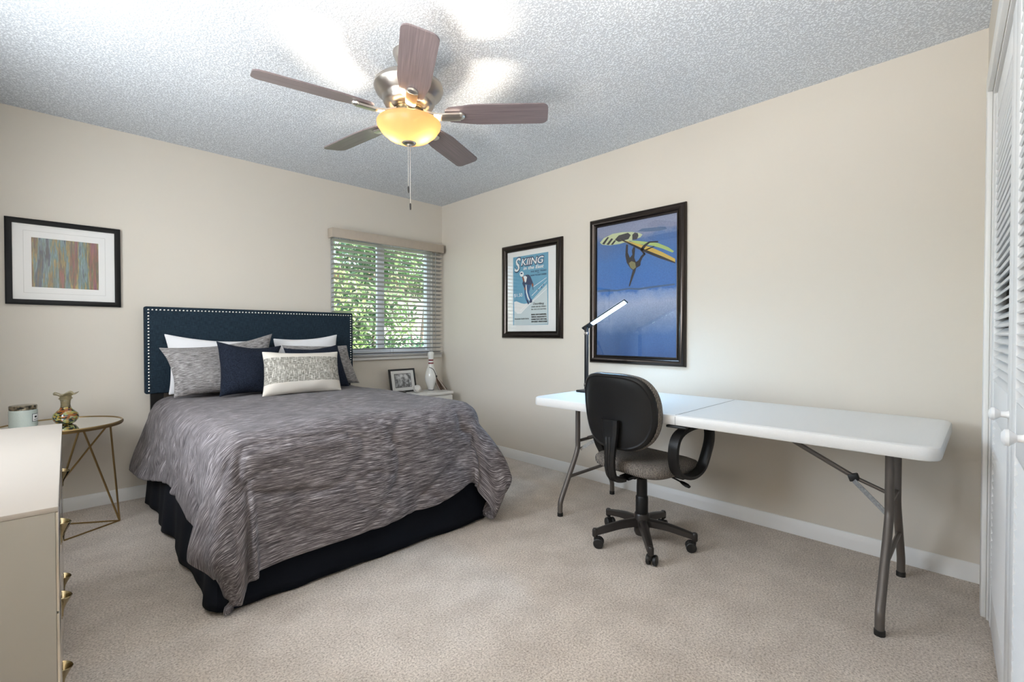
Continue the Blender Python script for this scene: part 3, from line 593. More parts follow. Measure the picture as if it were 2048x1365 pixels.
# ------------------------------------------------------------------ DUVET
DZ = .682
def sst(a, b_, x): 
    t = max(0, min(1, (x - a) / (b_ - a))); return t * t * (3 - 2 * t)
XC = (BX0 + BX1) / 2; HW = (BX1 - BX0) / 2 + .012
CR = .10       # plan radius of the mattress corners
RS = .13       # roll over the edge
def duvet_pt(s, t):
    """s across the bed from its centre line, t from the head towards the foot (cloth metres)"""
    core_x = HW - RS; core_t = (BY0 - BY1) + .012 - RS
    qx = max(-core_x, min(core_x, s)); qt = min(core_t, t)
    vx, vt = s - qx, t - qt; d = math.hypot(vx, vt)
    # height of the puffy top
    top = DZ + .020 * (1 - (s / (HW + .2)) ** 2) * sst(0, .5, t) + .014 * max(0, s / HW) * sst(.3, .9, t) + .008 * sst(.45, 0, t)
    nzv = noise.noise((s * 3.1, t * 2.3, 1.7)) * .010 + noise.noise((s * 8, t * 7, 4.2)) * .0035
    if d < 1e-6: return Vector((XC + qx, BY0 - .005 - qt, top + nzv))
    nx, nt = vx / d, vt / d
    arc = RS * PI / 2
    if d < arc: out = RS * math.sin(d / RS); drop = RS * (1 - math.cos(d / RS)); fall = 0
    else:
        fall = d - arc; out = RS + (.17 if nx < 0 else .12) * fall; c_ = abs(2 * nx * nt)
        drop = RS + fall * .985 * (1 + (.115 if nx < 0 else .15) * (c_ ** .6 - .85 * c_ ** 4) + (.34 if nx > 0 else .16) * math.exp(-((math.atan2(nt, abs(nx)) - 1.20) / .17) ** 2) * (nt > 0))
        if nx < 0: out -= .13 * c_ * sst(.25, .50, fall)
        if nx > 0 and d: out += .09 * math.sin(PI * min(1, fall / .52)) * sst(1.0, 1.6, t) * max(nx, c_) - .10 * c_ * sst(.30, .52, fall)
    ang = math.atan2(nt, abs(nx))            # 0 on the sides, pi/2 on the foot
    corner = math.sin(2 * ang) if 0 < ang < PI / 2 else 0
    k = min(1, fall / .30)
    side = 1 if nx > 0 else -1
    peri = (qt if nt < .5 else core_t) * 1.0 + (qx * side)
    rip = (math.sin(peri * 9 + side * 1.3) * .5 + noise.noise((peri * 5.2, side * 3.0, .5)) * 1.2) * .016 * k
    w_ = abs(noise.noise((s * 2.6 + t * 1.9, t * 3.4 - s * 1.2, 6.5))); w2_ = abs(noise.noise((s * 5.0 - t * 2.2, t * 5.5 + s * 1.7, 2.5)))
    rip += (noise.noise((s * 6, t * 6, 9)) * .006 - .020 * (1 - min(1, w_ * 5)) ** 2 - .010 * (1 - min(1, w2_ * 6)) ** 2) * min(1, d / .16)
    # the corner hangs as a soft fold that bulges over the foot panel
    rip += k * (.068 * corner ** .6 - .050 * math.exp(-((ang - 1.40) / .07) ** 2) + .02 * math.sin(ang * 9.0 - .4) * corner)
    if nx < -.5 and nt < .3: rip += .055 * k * sst(.55, .05, t)          # flare next to the headboard
    out += rip
    z = top - drop + nzv * .6
    p = Vector((XC + qx + nx * out, BY0 - .005 - qt - nt * out, z))
    # crease where the hanging corner overlaps the foot panel
    if z < .034: 
        ex = .034 - z; p.z = .034 + .10 * (1 - math.exp(-ex * 1.0)) * .2; p.x += (-nx * ex * .2 if nx < 0 else -nx * ex * .35); p.y -= nt * ex * .2
    return p
def hem(s_sign, t): # overhang down the sides
    if s_sign < 0: return .535 - .11 * sst(.1, 1.0, t) + .06 * sst(1.1, 1.6, t)
    return .545
NU, NV = 190, 170
core_x = HW - RS; core_t = (BY0 - BY1) + .012 - RS
def duvet_fn(u, v):
    foot = .605 + .014 * math.sin(u * 7) - .065 * sst(.62, .76, u) * sst(.90, .82, u)
    t = v * (core_t + foot)
    sl = core_x + hem(-1, t); sr = core_x + hem(1, t)
    s = -sl + u * (sl + sr)
    return duvet_pt(s, t), s, t
q = MB(); V = []
for i in range(NU + 1): V.append([q.bm.verts.new(duvet_fn(i / NU, j / NV)[0]) for j in range(NV + 1)])
for i in range(NU):
    for j in range(NV):
        f_ = q.bm.faces.new((V[i][j], V[i + 1][j], V[i + 1][j + 1], V[i][j + 1]))
        for lp, (a, b_) in zip(f_.loops, ((i, j), (i + 1, j), (i + 1, j + 1), (i, j + 1))):
            _, s_, t_ = duvet_fn(a / NU, b_ / NV); lp[q.uv].uv = (s_, t_)
dv = q.build('duvet', 'duvet', None, 80)
md = dv.modifiers.new('thick', 'SOLIDIFY'); md.thickness = .022; md.offset = -1
md = dv.modifiers.new('smooth', 'SUBSURF'); md.levels = 1; md.render_levels = 1
tag(dv, 'grey heather duvet hanging over the sides and foot of the bed', 'duvet')

# ------------------------------------------------------------------ PILLOWS: four corners (TL, TR, BR, BL) seen from the foot, bulge
def pillow(name, label, corners, thick, material, group=None, ear=.06, uvs=(.6, .45), pinch=.10, kind='pillow', n_=26, seed=0, band=None, sag=0.):
    TL, TR, BR, BL = [Vector(c) for c in corners]; q = MB()
    nrm = (TR - TL).cross(BL - TL).normalized()
    if nrm.y > 0: nrm = -nrm
    def f(u, v, side):
        a, b_ = u * 2 - 1, v * 2 - 1
        # sides pulled in towards the middle, corners left as ears
        ka = pinch * (1 - b_ * b_) * 0.5; kb = pinch * (1 - a * a) * .5
        uu = .5 + a * .5 * (1 - ka * (abs(a) ** 3)); vv = .5 + b_ * .5 * (1 - kb * (abs(b_) ** 3))
        base = (TL * (1 - uu) + TR * uu) * vv + (BL * (1 - uu) + BR * uu) * (1 - vv)
        h = max(0, (1 - abs(a) ** 2.6)) ** .62 * max(0, (1 - abs(b_) ** 2.6)) ** .62
        w = noise.noise((u * 3 + seed, v * 3, side * 2.0)) * .22 + noise.noise((u * 8, v * 8 + seed, side)) * .07 * (1 - h)
        base = base + nrm * (side * thick * h * (1 + w * .6)) + nrm * noise.noise((u * 5, v * 5, seed)) * .012 * (1 - h)
        base.z -= sag * math.sin(PI * u) * max(0, v - .5) * 2
        return base
    for side in (1, -1):
        V = [[q.bm.verts.new(f(i / n_, j / n_, side)) for j in range(n_ + 1)] for i in range(n_ + 1)]
        for i in range(n_):
            for j in range(n_):
                fc = q.bm.faces.new((V[i][j], V[i + 1][j], V[i + 1][j + 1], V[i][j + 1]))
                for lp, (x, y) in zip(fc.loops, ((i, j), (i + 1, j), (i + 1, j + 1), (i, j + 1))): lp[q.uv].uv = (x / n_ * uvs[0], y / n_ * uvs[1])
                if band and band[0] <= (j + .5) / n_ <= band[1]: fc.material_index = 1
    bmesh.ops.remove_doubles(q.bm, verts=q.bm.verts[:], dist=.0004)
    o = q.build(name, material, None, 80); tag(o, label, kind, group)
    md = o.modifiers.new('smooth', 'SUBSURF'); md.levels = 1; md.render_levels = 1
    return o
PB = .700
pillow('bed_pillow', 'white pillow standing behind the left grey sham against the headboard', [(-2.402, -.205, 1.115), (-1.735, -.205, 1.072), (-1.74, -.24, PB), (-2.385, -.24, PB)], .050, 'white_cotton', 'white bed pillows', seed=1, pinch=.16, sag=.02)
pillow('bed_pillow', 'white pillow behind the navy cushions at the right of the headboard', [(-1.727, -.205, 1.078), (-1.215, -.205, 1.110), (-1.23, -.24, PB), (-1.72, -.24, PB)], .050, 'white_cotton', 'white bed pillows', seed=5, pinch=.14, sag=.012)
pillow('pillow_sham', 'large grey heather sham at the left of the bed, corners sticking out', [(-2.446, -.30, 1.024), (-1.745, -.30, 1.118), (-1.79, -.43, PB), (-2.385, -.43, PB)], .074, 'sham', 'grey heather shams', seed=2, pinch=.22, sag=.025)
pillow('pillow_sham', 'grey heather sham at the right end of the bed, mostly hidden by cushions', [(-1.70, -.30, 1.03), (-1.178, -.30, 1.018), (-1.11, -.40, PB), (-1.66, -.40, PB)], .066, 'sham', 'grey heather shams', seed=8, pinch=.16)
pillow('throw_pillow', 'square navy cushion in front of the left grey sham', [(-2.155, -.45, 1.068), (-1.735, -.45, 1.030), (-1.84, -.60, PB), (-2.172, -.60, PB)], .080, 'navy', 'navy square cushions', seed=3, pinch=.22, sag=.022)
pillow('throw_pillow', 'navy cushion leaning behind the cream lumbar cushion', [(-1.735, -.44, 1.012), (-1.320, -.44, 1.032), (-1.275, -.56, PB), (-1.69, -.56, PB)], .062, 'navy', 'navy square cushions', seed=11, pinch=.12, sag=.02)
pillow('lumbar_pillow', 'cream lumbar cushion with woven grey tweed centre, front of the pile', [(-1.93, -.62, .992), (-1.398, -.62, .980), (-1.424, -.745, PB - .004), (-1.968, -.745, PB - .004)], .085, ['cream_cotton', 'tweed'], None, uvs=(.53, .31), seed=4, pinch=.12, sag=.008, band=(.22, .80), kind='cushion')
# ================================================================== LEFT: dresser, side table, jar, vase
DR = R(1.0)
dr = thing('dresser', 'cream lacquer dresser with brass shell pulls in the left foreground', 'dresser', (-2.904, -1.89, 0), -DR)
LD = 1.343; DD = .47; DH = .72   # local: front face at x=0, body to -x, length along y
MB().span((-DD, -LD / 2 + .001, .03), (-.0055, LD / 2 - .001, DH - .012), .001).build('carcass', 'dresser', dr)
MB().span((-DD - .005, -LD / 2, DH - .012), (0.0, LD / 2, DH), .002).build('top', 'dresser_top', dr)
MB().span((-DD + .02, -LD / 2 + .02, 0), (-.05, LD / 2 - .02, .03)).build('plinth', 'dresser', dr)
def pull():
    q = MB()
    # a shell cup: half funnel open at the top, tapering to a stem
    prof = [(.004, -.052), (.0045, -.036), (.007, -.022), (.013, -.008), (.021, .006), (.027, .018), (.0255, .020), (.019, .009), (.011, -.004), (.003, -.018)]
    n_ = 20; rings = []
    for (r, z) in prof: rings.append([q.bm.verts.new((r * math.sin(PI * i / n_) * 1.12, r * math.cos(PI * i / n_) * 1.25, z - .006 * math.sin(PI * i / n_))) for i in range(n_ + 1)])
    for A, B in zip(rings, rings[1:]):
        for i in range(n_): q.bm.faces.new((A[i], A[i + 1], B[i + 1], B[i]))
    q.box((.001, 0, -.018), (.002, .05, .075), None, .0008)
    return q
zs = [.0, .237, .454, .708]
first = None
for c, (y0, y1) in enumerate(((-LD / 2 + .004, -.003), (.003, LD / 2 - .004))):
    for rr in range(3):
        za, zb_ = [(.036, .252), (.257, .478), (.483, .706)][rr]
        d_ = MB().span((-.0055, y0, za), (0, y1, zb_), .0012).build('drawer', 'drawer_front', dr)
        h_ = pull().build('pull', 'gold_dark', d_, 50); h_.location = (.0, (y0 + y1) / 2, [.171, .369, .574][rr])
        h_.scale = (.74, .8, .8)
MB().box((-.10, -LD / 2 - .0004, .335), (.010, .0008, .003), (0, R(-35), 0)).build('scuff', 'ink', dr)

st = thing('side_table', 'round mirrored side table with gold rim and rod legs by the bed', 'side table', (-2.888, -.375, 0))
SR, SZ = .268, .600
MB().lathe([(0, SZ - .006), (SR - .008, SZ - .006), (SR - .008, SZ - .001), (0, SZ - .001)], seg=72).build('mirror_top', 'mirror', st)
MB().lathe([(SR - .010, SZ - .017), (SR - .001, SZ - .018), (SR + .003, SZ - .012), (SR + .003, SZ - .002), (SR - .001, SZ + .003), (SR - .008, SZ + .002), (SR - .009, SZ - .006), (SR - .010, SZ - .017)], seg=72).build('rim', 'gold', st)
feet = [(.243, -.055), (-.15, .205), (-.08, -.245)]
fa = [math.atan2(y, x) for x, y in feet]; rods = []
tops = [[(.105, -.235), (.245, -.06)], [(.12, .225), (-.25, .04)], [(.07, -.245), (-.235, -.09)]]
tops[0] = [(.085, -.24), (.20, -.155)]; tops[2] = [(.065, -.245), (-.22, -.12)]; tops[1] = [(.19, -.12), (-.235, .08)]
for (fx, fy), tp in zip(feet, tops):
    leg = MB()
    for (tx, ty) in tp: leg.tube([(fx, fy, .006), (tx, ty, SZ - .014)], .0048, 10)
    leg.build('leg', 'gold', st)
MB().tube([(x, y, .006) for x, y in feet], .0042, 8, True).build('base_ring', 'gold', st)

jar = thing('candle_jar', 'frosted sage glass candle jar with tortoiseshell lid on the side table', 'candle', (-3.035, -.335, SZ))
MB().lathe([(0, .0), (.052, 0), (.056, .004), (.0565, .088), (.054, .094), (.050, .094), (.050, .012), (0, .012)], seg=48).build('jar_body', 'jar_glass', jar)
MB().lathe([(0, .094), (.053, .094), (.055, .097), (.0555, .115), (.052, .119), (.030, .121), (0, .121)], seg=48).build('lid', 'tortoise', jar)
lb = MB(); lr = .0572
for (a0, a1, z0, z1, dr_, mi) in ((-52, -14, .030, .072, 0, 0), (-49.5, -16.5, .0325, .0695, .0003, 1), (-40, -26, .050, .060, .0006, 0), (-44, -22, .039, .042, .0006, 0)):
    n_ = 8
    for i in range(n_):
        A = R(a0 + (a1 - a0) * i / n_); B = R(a0 + (a1 - a0) * (i + 1) / n_); r = lr + dr_
        fc = lb.bm.faces.new([lb.bm.verts.new((r * math.cos(t), r * math.sin(t), z)) for t, z in ((A, z0), (B, z0), (B, z1), (A, z1))]); fc.material_index = mi
lb.build('label', ['ink', 'paper'], jar)

vs = thing('glass_vase', 'mottled amber art glass vase with ruffled rim on the side table', 'vase', (-2.868, -.375, SZ))
def ruf(r, z, a): 
    k = max(0, (z - .145) / .026); return (r * (1 + .10 * k * math.cos(5 * a + .4)), z + .007 * k * math.cos(5 * a + .4))
MB().lathe([(0, 0), (.028, 0), (.043, .009), (.0545, .028), (.0565, .042), (.052, .058), (.038, .074), (.0265, .086), (.0225, .096)], seg=56).build('body', 'art_glass', vs)
MB().lathe([(.0225, .096), (.0205, .110), (.0215, .128), (.025, .138), (.032, .1435), (.026, .149), (.025, .157), (.036, .166), (.052, .171), (.0515, .1725), (.036, .168), (.0235, .158), (.024, .149), (.025, .141), (.0200, .125), (.0190, .100)], seg=80, warp=ruf).build('neck', 'amber_clear', vs)

# ================================================================== RIGHT CORNER: nightstand and things on it
NX0, NX1, NY0, NY1, NZ = -.74, -.128, -.36, -.03, .55
ng = thing('nightstand', 'white laminate nightstand in the corner below the window', 'nightstand', ((NX0 + NX1) / 2, (NY0 + NY1) / 2, 0))
hx, hy = (NX1 - NX0) / 2, (NY1 - NY0) / 2
MB().span((-hx, -hy, NZ - .022), (hx, hy, NZ), .002).build('top', 'night', ng)
MB().span((-hx + .01, -hy + .02, .04), (hx - .01, hy, NZ - .022)).build('carcass', 'night', ng)
for za, zb_ in ((.06, .28), (.29, .515)):
    d_ = MB().span((-hx + .012, -hy, za), (hx - .012, -hy + .02, zb_), .002).build('drawer', 'night', ng)
    MB().lathe([(0, 0), (.006, 0), (.006, .012), (.013, .018), (.012, .024), (0, .026)], seg=20, mtx=Matrix.Translation((0, -hy, (za + zb_) / 2)) @ Matrix.Rotation(R(90), 4, 'X')).build('knob', 'nickel', d_)
MB().span((-hx + .03, -hy + .05, 0), (hx - .03, hy - .02, .04)).build('plinth', 'night', ng)

pf = thing('photo_frame', 'small black framed black and white picture leaning on the nightstand', 'picture frame', (-.515, -.105, NZ), R(3))
pw, ph, pt = .145, .228, .016; tilt = Matrix.Rotation(R(-12), 4, 'X')
def tl(m_): bmesh.ops.transform(m_.bm, matrix=tilt, verts=m_.bm.verts[:]); return m_
q = MB()
for a, b_ in (((-pw, 0, 0), (-pw + .017, pt, ph)), ((pw - .017, 0, 0), (pw, pt, ph)), ((-pw + .017, 0, 0), (pw - .017, pt, .017)), ((-pw + .017, 0, ph - .017), (pw - .017, pt, ph))): q.span(a, b_, .002)
tl(q).build('frame', 'sketch_black', pf)
tl(MB().span((-pw + .015, .006, .015), (pw - .015, .009, ph - .015))).build('mat_board', 'mat_board', pf)
pr = tl(MB().span((-.088, .0045, .052), (.088, .006, ph - .050))).build('print', 'bw_print', pf)
q = MB()
for a, b_ in (((-.092, .004, .048), (-.088, .006, ph - .046)), ((.088, .004, .048), (.092, .006, ph - .046)), ((-.088, .004, .048), (.088, .006, .052)), ((-.088, .004, ph - .050), (.088, .006, ph - .046))): q.span(a, b_)
tl(q).build('inner_border', 'ink', pf)
tl(MB().span((-pw + .016, .002, .016), (pw - .016, .003, ph - .016))).build('glass', 'frame_glass', pf)
q = MB().span((-.03, 0, .0), (.03, .003, .155)); bmesh.ops.transform(q.bm, matrix=Matrix.Translation((0, .088, 0)) @ Matrix.Rotation(R(13), 4, 'X'), verts=q.bm.verts[:]); q.build('easel_back', 'sketch_black', pf)

bb = thing('baseball', 'white baseball in front of the small framed picture', 'ball', (-.448, -.215, NZ + .037), R(20))
q = MB(); bmesh.ops.create_uvsphere(q.bm, u_segments=32, v_segments=20, radius=.037); q.build('cover', 'leather_white', bb)
sp = []
for i in range(80):
    t = 2 * PI * i / 80; A = .44
    a_ = Vector((math.cos(t) * (1 + .0) + .0, math.sin(t), .0))
    th = PI / 2 - (PI / 2 - A) * math.cos(t); phi = t / 2 + A * math.sin(2 * t)
    th = PI / 2 + .95 * math.sin(2 * t) * .75; phi = t
    sp.append(Vector((math.sin(th) * math.cos(phi), math.sin(th) * math.sin(phi), math.cos(th))) * .0372)
MB().tube(sp, .0011, 6, True).build('seam', 'stitch', bb)

bp = thing('bowling_pin', 'white bowling pin with two dark red neck bands on the nightstand', 'bowling pin', (-.232, -.130, NZ))
prof = [(0, 0), (.026, 0), (.0285, .006), (.036, .03), (.0465, .06), (.056, .09), (.0600, .117), (.0585, .15), (.050, .185), (.038, .22), (.0285, .25), (.0238, .275), (.0228, .29), (.0240, .305), (.0278, .325), (.0312, .345), (.0320, .358), (.0300, .370), (.0230, .380), (.012, .3845), (0, .386)]
sm = [(p.x, p.y) for p in smooth([(a, b_, 0) for a, b_ in prof[2:-1]], 3)]
MB().lathe([(.0275, .004)] + sm + [(0, .386)], seg=40).build('body', 'pin', bp)
MB().lathe([(0, 0), (.027, 0), (.0285, .004), (.0275, .006), (0, .006)], seg=36).build('base', 'pin_base', bp)
def rad(z):
    for (r0, z0), (r1, z1) in zip(sm, sm[1:]):
        if z0 <= z <= z1 and z1 > z0: return r0 + (r1 - r0) * (z - z0) / (z1 - z0)
    return .024
for z0, z1 in ((.262, .276), (.292, .306)):
    MB().lathe([(rad(z0) + .0002, z0), (rad(z0) + .0006, z0 + .001), (rad((z0 + z1) / 2) + .0007, (z0 + z1) / 2), (rad(z1) + .0006, z1 - .001), (rad(z1) + .0002, z1)], seg=40).build('neck_band', 'pin_red', bp)

tz = thing('leather_tassel', 'brown and white fringed tassel draped down the side of the bowling pin', 'tassel', (-.172, -.192, NZ), 0)
rt = random.Random(4); 
qa, qb = MB(), MB(); top = Vector((-.035, .01, .135))
for i in range(34):
    a = rt.uniform(0, 6.28); rr = rt.uniform(.2, 1) ** .5; e = Vector((.035 + math.cos(a) * .050 * rr, -.005 + math.sin(a) * .030 * rr, .004))
    mid = top.lerp(e, .5) + Vector((math.cos(a), math.sin(a), 0)) * .012 * rr; mid.x -= .008
    (qb if i % 4 == 0 else qa).tube(smooth([top, mid, e], 4), .0040, 5)
qa.build('dark_fringe', 'fringe', tz); qb.build('pale_fringe', 'fringe_light', tz)
MB().tube(smooth([(-.112, .020, .232), (-.085, -.004, .215), (-.060, -.006, .178), top], 5), .0032, 7).build('cord', 'twig', tz)
MB().box((-.034, .010, .138), (.018, .018, .022), (0, R(20), 0), .004).build('binding', 'twig', tz)

bk = MB()
bk.lathe([(0, 0), (.045, 0), (.052, .008), (.050, .020), (.040, .030), (.02, .036), (0, .037)], seg=32, mtx=Matrix.Diagonal((1.35, .7, 1, 1)))
ob = bk.build('black_case', 'sketch_black'); ob.location = (-.655, -.24, NZ); tag(ob, 'small rounded black case on the nightstand at the foot of the photo frame', 'case')

# ================================================================== PICTURES
def picture(name, label, corners, plane, fw_, prof, frame_mat, parts):
    """plane 'y': hangs on the back wall, 'x': on the right wall; corners (a0,z0,a1,z1)"""
    a0, z0, a1, z1 = corners
    r = thing(name, label, 'picture', ((a0 + a1) / 2, 0, (z0 + z1) / 2) if plane == 'y' else (0, (a0 + a1) / 2, (z0 + z1) / 2))
    return r
# each frame is a mitred moulding swept round the rectangle: profile (inward, depth)
def frame_mesh(a0, z0, a1, z1, prof, P):
    q = MB(); rings = []
    for (a, z, sa, sz) in ((a0, z0, 1, 1), (a1, z0, -1, 1), (a1, z1, -1, -1), (a0, z1, 1, -1)):
        rings.append([q.bm.verts.new(P(a + sa * i_, d_, z + sz * i_)) for i_, d_ in prof])
    k = len(prof)
    for i in range(4):
        A, B = rings[i], rings[(i + 1) % 4]
        for j in range(k): q.bm.faces.new((A[j], A[(j + 1) % k], B[(j + 1) % k], B[j]))
    return q
def slab(P, a0, z0, a1, z1, d0, d1):
    q = MB(); vs_ = [q.bm.verts.new(P(a, d, z)) for d in (d0, d1) for a, z in ((a0, z0), (a1, z0), (a1, z1), (a0, z1))]
    for ids in ((0, 1, 2, 3), (7, 6, 5, 4), (0, 1, 5, 4), (1, 2, 6, 5), (2, 3, 7, 6), (3, 0, 4, 7)): q.bm.faces.new([vs_[i] for i in ids])
    return q
flat_prof = [(0, .002), (0, .020), (.003, .022), (.027, .022), (.030, .020), (.030, .002)]
PA = lambda a, d, z: (a, -d, z)
fa_ = thing('framed_picture', 'black framed abstract print of coloured streaks above the side table', 'picture', (0, 0, 0), 0)
frame_mesh(-3.110, 1.282, -2.593, 1.790, flat_prof, PA).build('frame', 'black_frame', fa_)
slab(PA, -3.082, 1.310, -2.621, 1.762, .003, .009).build('mat_board', 'mat_board', fa_)
frame_mesh(-3.035, 1.352, -2.668, 1.722, [(0, .009), (0, .0096), (.001, .0096), (.001, .009)], PA).build('mat_line', 'cord', fa_)
slab(PA, -3.001, 1.388, -2.701, 1.684, .009, .0096).build('print', 'abstract', fa_)
slab(PA, -3.081, 1.311, -2.622, 1.761, .0125, .0140).build('glass', 'frame_glass', fa_)

PBW = lambda a, d, z: (-d, a, z)
round_prof = [(0, .002), (0, .016), (.004, .026), (.012, .033), (.022, .035), (.034, .032), (.044, .026), (.050, .022), (.052, .0255), (.058, .0255), (.060, .021), (.060, .002)]
def poly(pts, d, name, material, parent, thick=.0003):
    q = MB(); q.prism(pts, lambda a, z: (-d, a, z), lambda a, z: (-d - thick, a, z)); return q.build(name, material, parent)
def polys(lst, d, name, material, parent, thick=.0003):
    q = MB()
    for pts in lst: q.prism(pts, lambda a, z: (-d, a, z), lambda a, z: (-d - thick, a, z))
    return q.build(name, material, parent)
sk_ = thing('framed_poster', 'pewter framed blue skiing poster with lettering, nearer the window', 'picture', (0, 0, 0))
frame_mesh(-1.630, 1.071, -.937, 1.887, round_prof, PBW).build('frame', 'pewter', sk_)
slab(PBW, -1.575, 1.126, -.992, 1.832, .003, .009).build('mat_board', 'mat_board', sk_)
pr = slab(PBW, -1.477, 1.185, -1.068, 1.782, .009, .0105).build('print', 'ski_print', sk_)
dd = .0105
for keys, d_, nm, mt_ in ((('snow',), 0, 'snow_slope', 'ink_snow'), (('hill',), .0003, 'hill', 'mat_board'), (('skiA', 'skiB'), .0006, 'ski', 'ink_white'), (('trk1', 'trk2'), .0006, 'trail_line', 'ink_white'),
                         (('head',), .0006, 'hood', 'ink_white'), (('torso',), .0006, 'jacket', 'ink_navy'), (('leg1', 'leg2'), .0009, 'trouser_leg', 'ink_blue'), (('armR', 'armL'), .0012, 'sleeve', 'ink_navy'), (('boot1', 'boot2'), .0012, 'boot', 'ink_navy'), (('treeA', 'treeB', 'treeC'), .0009, 'printed_tree', 'ink_navy'),
                         (('goggle',), .0009, 'goggles', 'ink_navy'), (('pole',), .0009, 'ski_pole', 'ink_navy'), (('gloveR', 'gloveL'), .0015, 'glove', 'ink_rust'), (('vest',), .0009, 'vest', 'ink_white'), (('stripe',), .0013, 'stripe', 'ink_white'), (('scarf',), .0013, 'scarf', 'ink_rust')):
    for k_ in keys: poly(SKI[k_], dd + d_, nm, mt_, pr)
ROT = Matrix(((0, 0, -1, 0), (-1, 0, 0, 0), (0, 1, 0, 0), (0, 0, 0, 1)))   # text x -> -Y, text y -> Z, facing -X
def word(body, y, z, h, width, material, d=.0022, shear=0, off=0.):
    return text_mesh('lettering', body, h / .72, (-(dd + d), y, z), ROT, material, pr, shear=shear, width=width, offset=off)
wh = [word('S', -1.088, 1.655, .118, .075, 'ink_white', .0025, .25, .002), word('KIING', -1.170, 1.700, .058, .260, 'ink_white', .0025, .22, .001), word('in the East', -1.196, 1.660, .028, .235, 'ink_white', .0025, .25, .0008), word('$1.50', -1.083, 1.432, .030, .100, 'ink_white', .0014)]
sh = [word('S', -1.085, 1.652, .124, .083, 'ink_navy', .0018, .25, .008), word('KIING', -1.166, 1.697, .064, .270, 'ink_navy', .0018, .22, .006)]
nv = [word('THE BEST TRAILS', -1.281, 1.630, .014, .178, 'ink_navy'), word('and', -1.357, 1.618, .008, .022, 'ink_navy'), word('HOW TO GET THERE', -1.281, 1.597, .014, .178, 'ink_navy')]
bk_ = [word('MAINE, NEW HAMPSHIRE,', -1.289, 1.266, .0125, .171, 'ink', off=.0004), word('VERMONT, MASSACHUSETTS,', -1.289, 1.246, .0125, .173, 'ink', off=.0004), word('CONNECTICUT, NEW YORK,', -1.289, 1.226, .0125, .177, 'ink', off=.0004), word('NEW JERSEY, PENNSYLVANIA', -1.291, 1.206, .0125, .178, 'ink', off=.0004),
       word('Describing', -1.310, 1.354, .020, .124, 'ink', shear=.25), word('OVER 300 SKI TRAILS', -1.291, 1.332, .012, .166, 'ink'), word('IN 150 LOCALITIES', -1.291, 1.310, .012, .166, 'ink'), word('American Guide Series', -1.090, 1.234, .014, .172, 'ink')]
slab(PBW, -1.574, 1.127, -.993, 1.831, .0145, .0160).build('glass', 'frame_glass', sk_)

su = thing('framed_poster', 'tall pewter framed windsurfing poster above the folding table', 'picture', (0, 0, 0))
frame_mesh(-2.650, .892, -1.901, 1.957, round_prof, PBW).build('frame', 'pewter', su)
pr2 = slab(PBW, -2.594, .948, -1.957, 1.901, .009, .0105).build('print', 'sea_print', su)
polys([SURF['headland']], dd, 'headland', 'p_head', pr2)
polys([SURF['sea']], dd, 'horizon', 'p_head', pr2)
polys([SURF['board'], ], dd + .0003, 'board', 'p_board', pr2)
for k_, nm in (('pad', 'board_pad'), ('pad2', 'board_pad'), ('st1', 'board_stripe'), ('st2', 'board_stripe'), ('st3', 'board_stripe'), ('rig', 'rigging')): poly(SURF[k_], dd + .0006, nm, 'p_body', pr2)
polys([SURF['sail']], dd + .0006, 'sail', 'p_yellow', pr2)
polys([SURF['batten']], dd + .0009, 'batten', 'p_lime', pr2)
poly(SURF['mast'], dd + .0012, 'mast', 'p_body', pr2); poly(SURF['boom'], dd + .0012, 'boom', 'p_body', pr2)
poly(SURF['body'], dd + .0012, 'surfer', 'p_body', pr2); poly(SURF['head'], dd + .0013, 'surfer_head', 'p_body', pr2)
polys([SURF['shirt']], dd + .0015, 'shirt', 'p_shirt', pr2)
slab(PBW, -2.592, .950, -1.959, 1.899, .0145, .0160).build('glass', 'frame_glass', su)

# ================================================================== FOLDING TABLE
TX0, TX1, TY0, TY1, TZ = -.826, -.070, -3.908, -2.052, .722
tcx, tcy = (TX0 + TX1) / 2, (TY0 + TY1) / 2
ft = thing('folding_table', 'long white plastic folding table with brown metal legs along the wall', 'table', (tcx, tcy, 0))
hx, hy = (TX1 - TX0) / 2, (TY1 - TY0) / 2
def rrect(hx_, hy_, r, n_=8, y0=None, y1=None):
    o = []
    for cx_, cy_, a0 in ((hx_ - r, hy_ - r, 0), (-hx_ + r, hy_ - r, 90), (-hx_ + r, -hy_ + r, 180), (hx_ - r, -hy_ + r, 270)):
        for i in range(n_ + 1): a = R(a0 + 90 * i / n_); o.append((cx_ + r * math.cos(a), cy_ + r * math.sin(a)))
    return o
q = MB(); rings = []
for (inset, z) in ((.016, TZ - .050), (.004, TZ - .048), (0, TZ - .042), (0, TZ - .012), (.003, TZ - .004), (.010, TZ), (.026, TZ), (.032, TZ - .0015)):
    rings.append([q.bm.verts.new((x, y, z)) for x, y in rrect(hx - inset, hy - inset, .06 - min(inset, .03))])
for A, B in zip(rings, rings[1:]):
    n_ = len(A)
    for i in range(n_): q.bm.faces.new((A[i], A[(i + 1) % n_], B[(i + 1) % n_], B[i]))
q.bm.faces.new(rings[0][::-1]); q.bm.faces.new(rings[-1])
tt = q.build('tabletop', 'table_top', ft)
MB().span((-hx - .0004, -.0015, TZ - .048), (-hx + .004, .0015, TZ - .008)).span((-hx + .004, -.0010, TZ - .0006), (hx - .004, .0010, TZ + .0002)).build('fold_seam', 'cord', tt)
MB().box((-hx + .02, .0, TZ - .058), (.03, .10, .012), None, .004).build('hinge', 'rubber', ft)
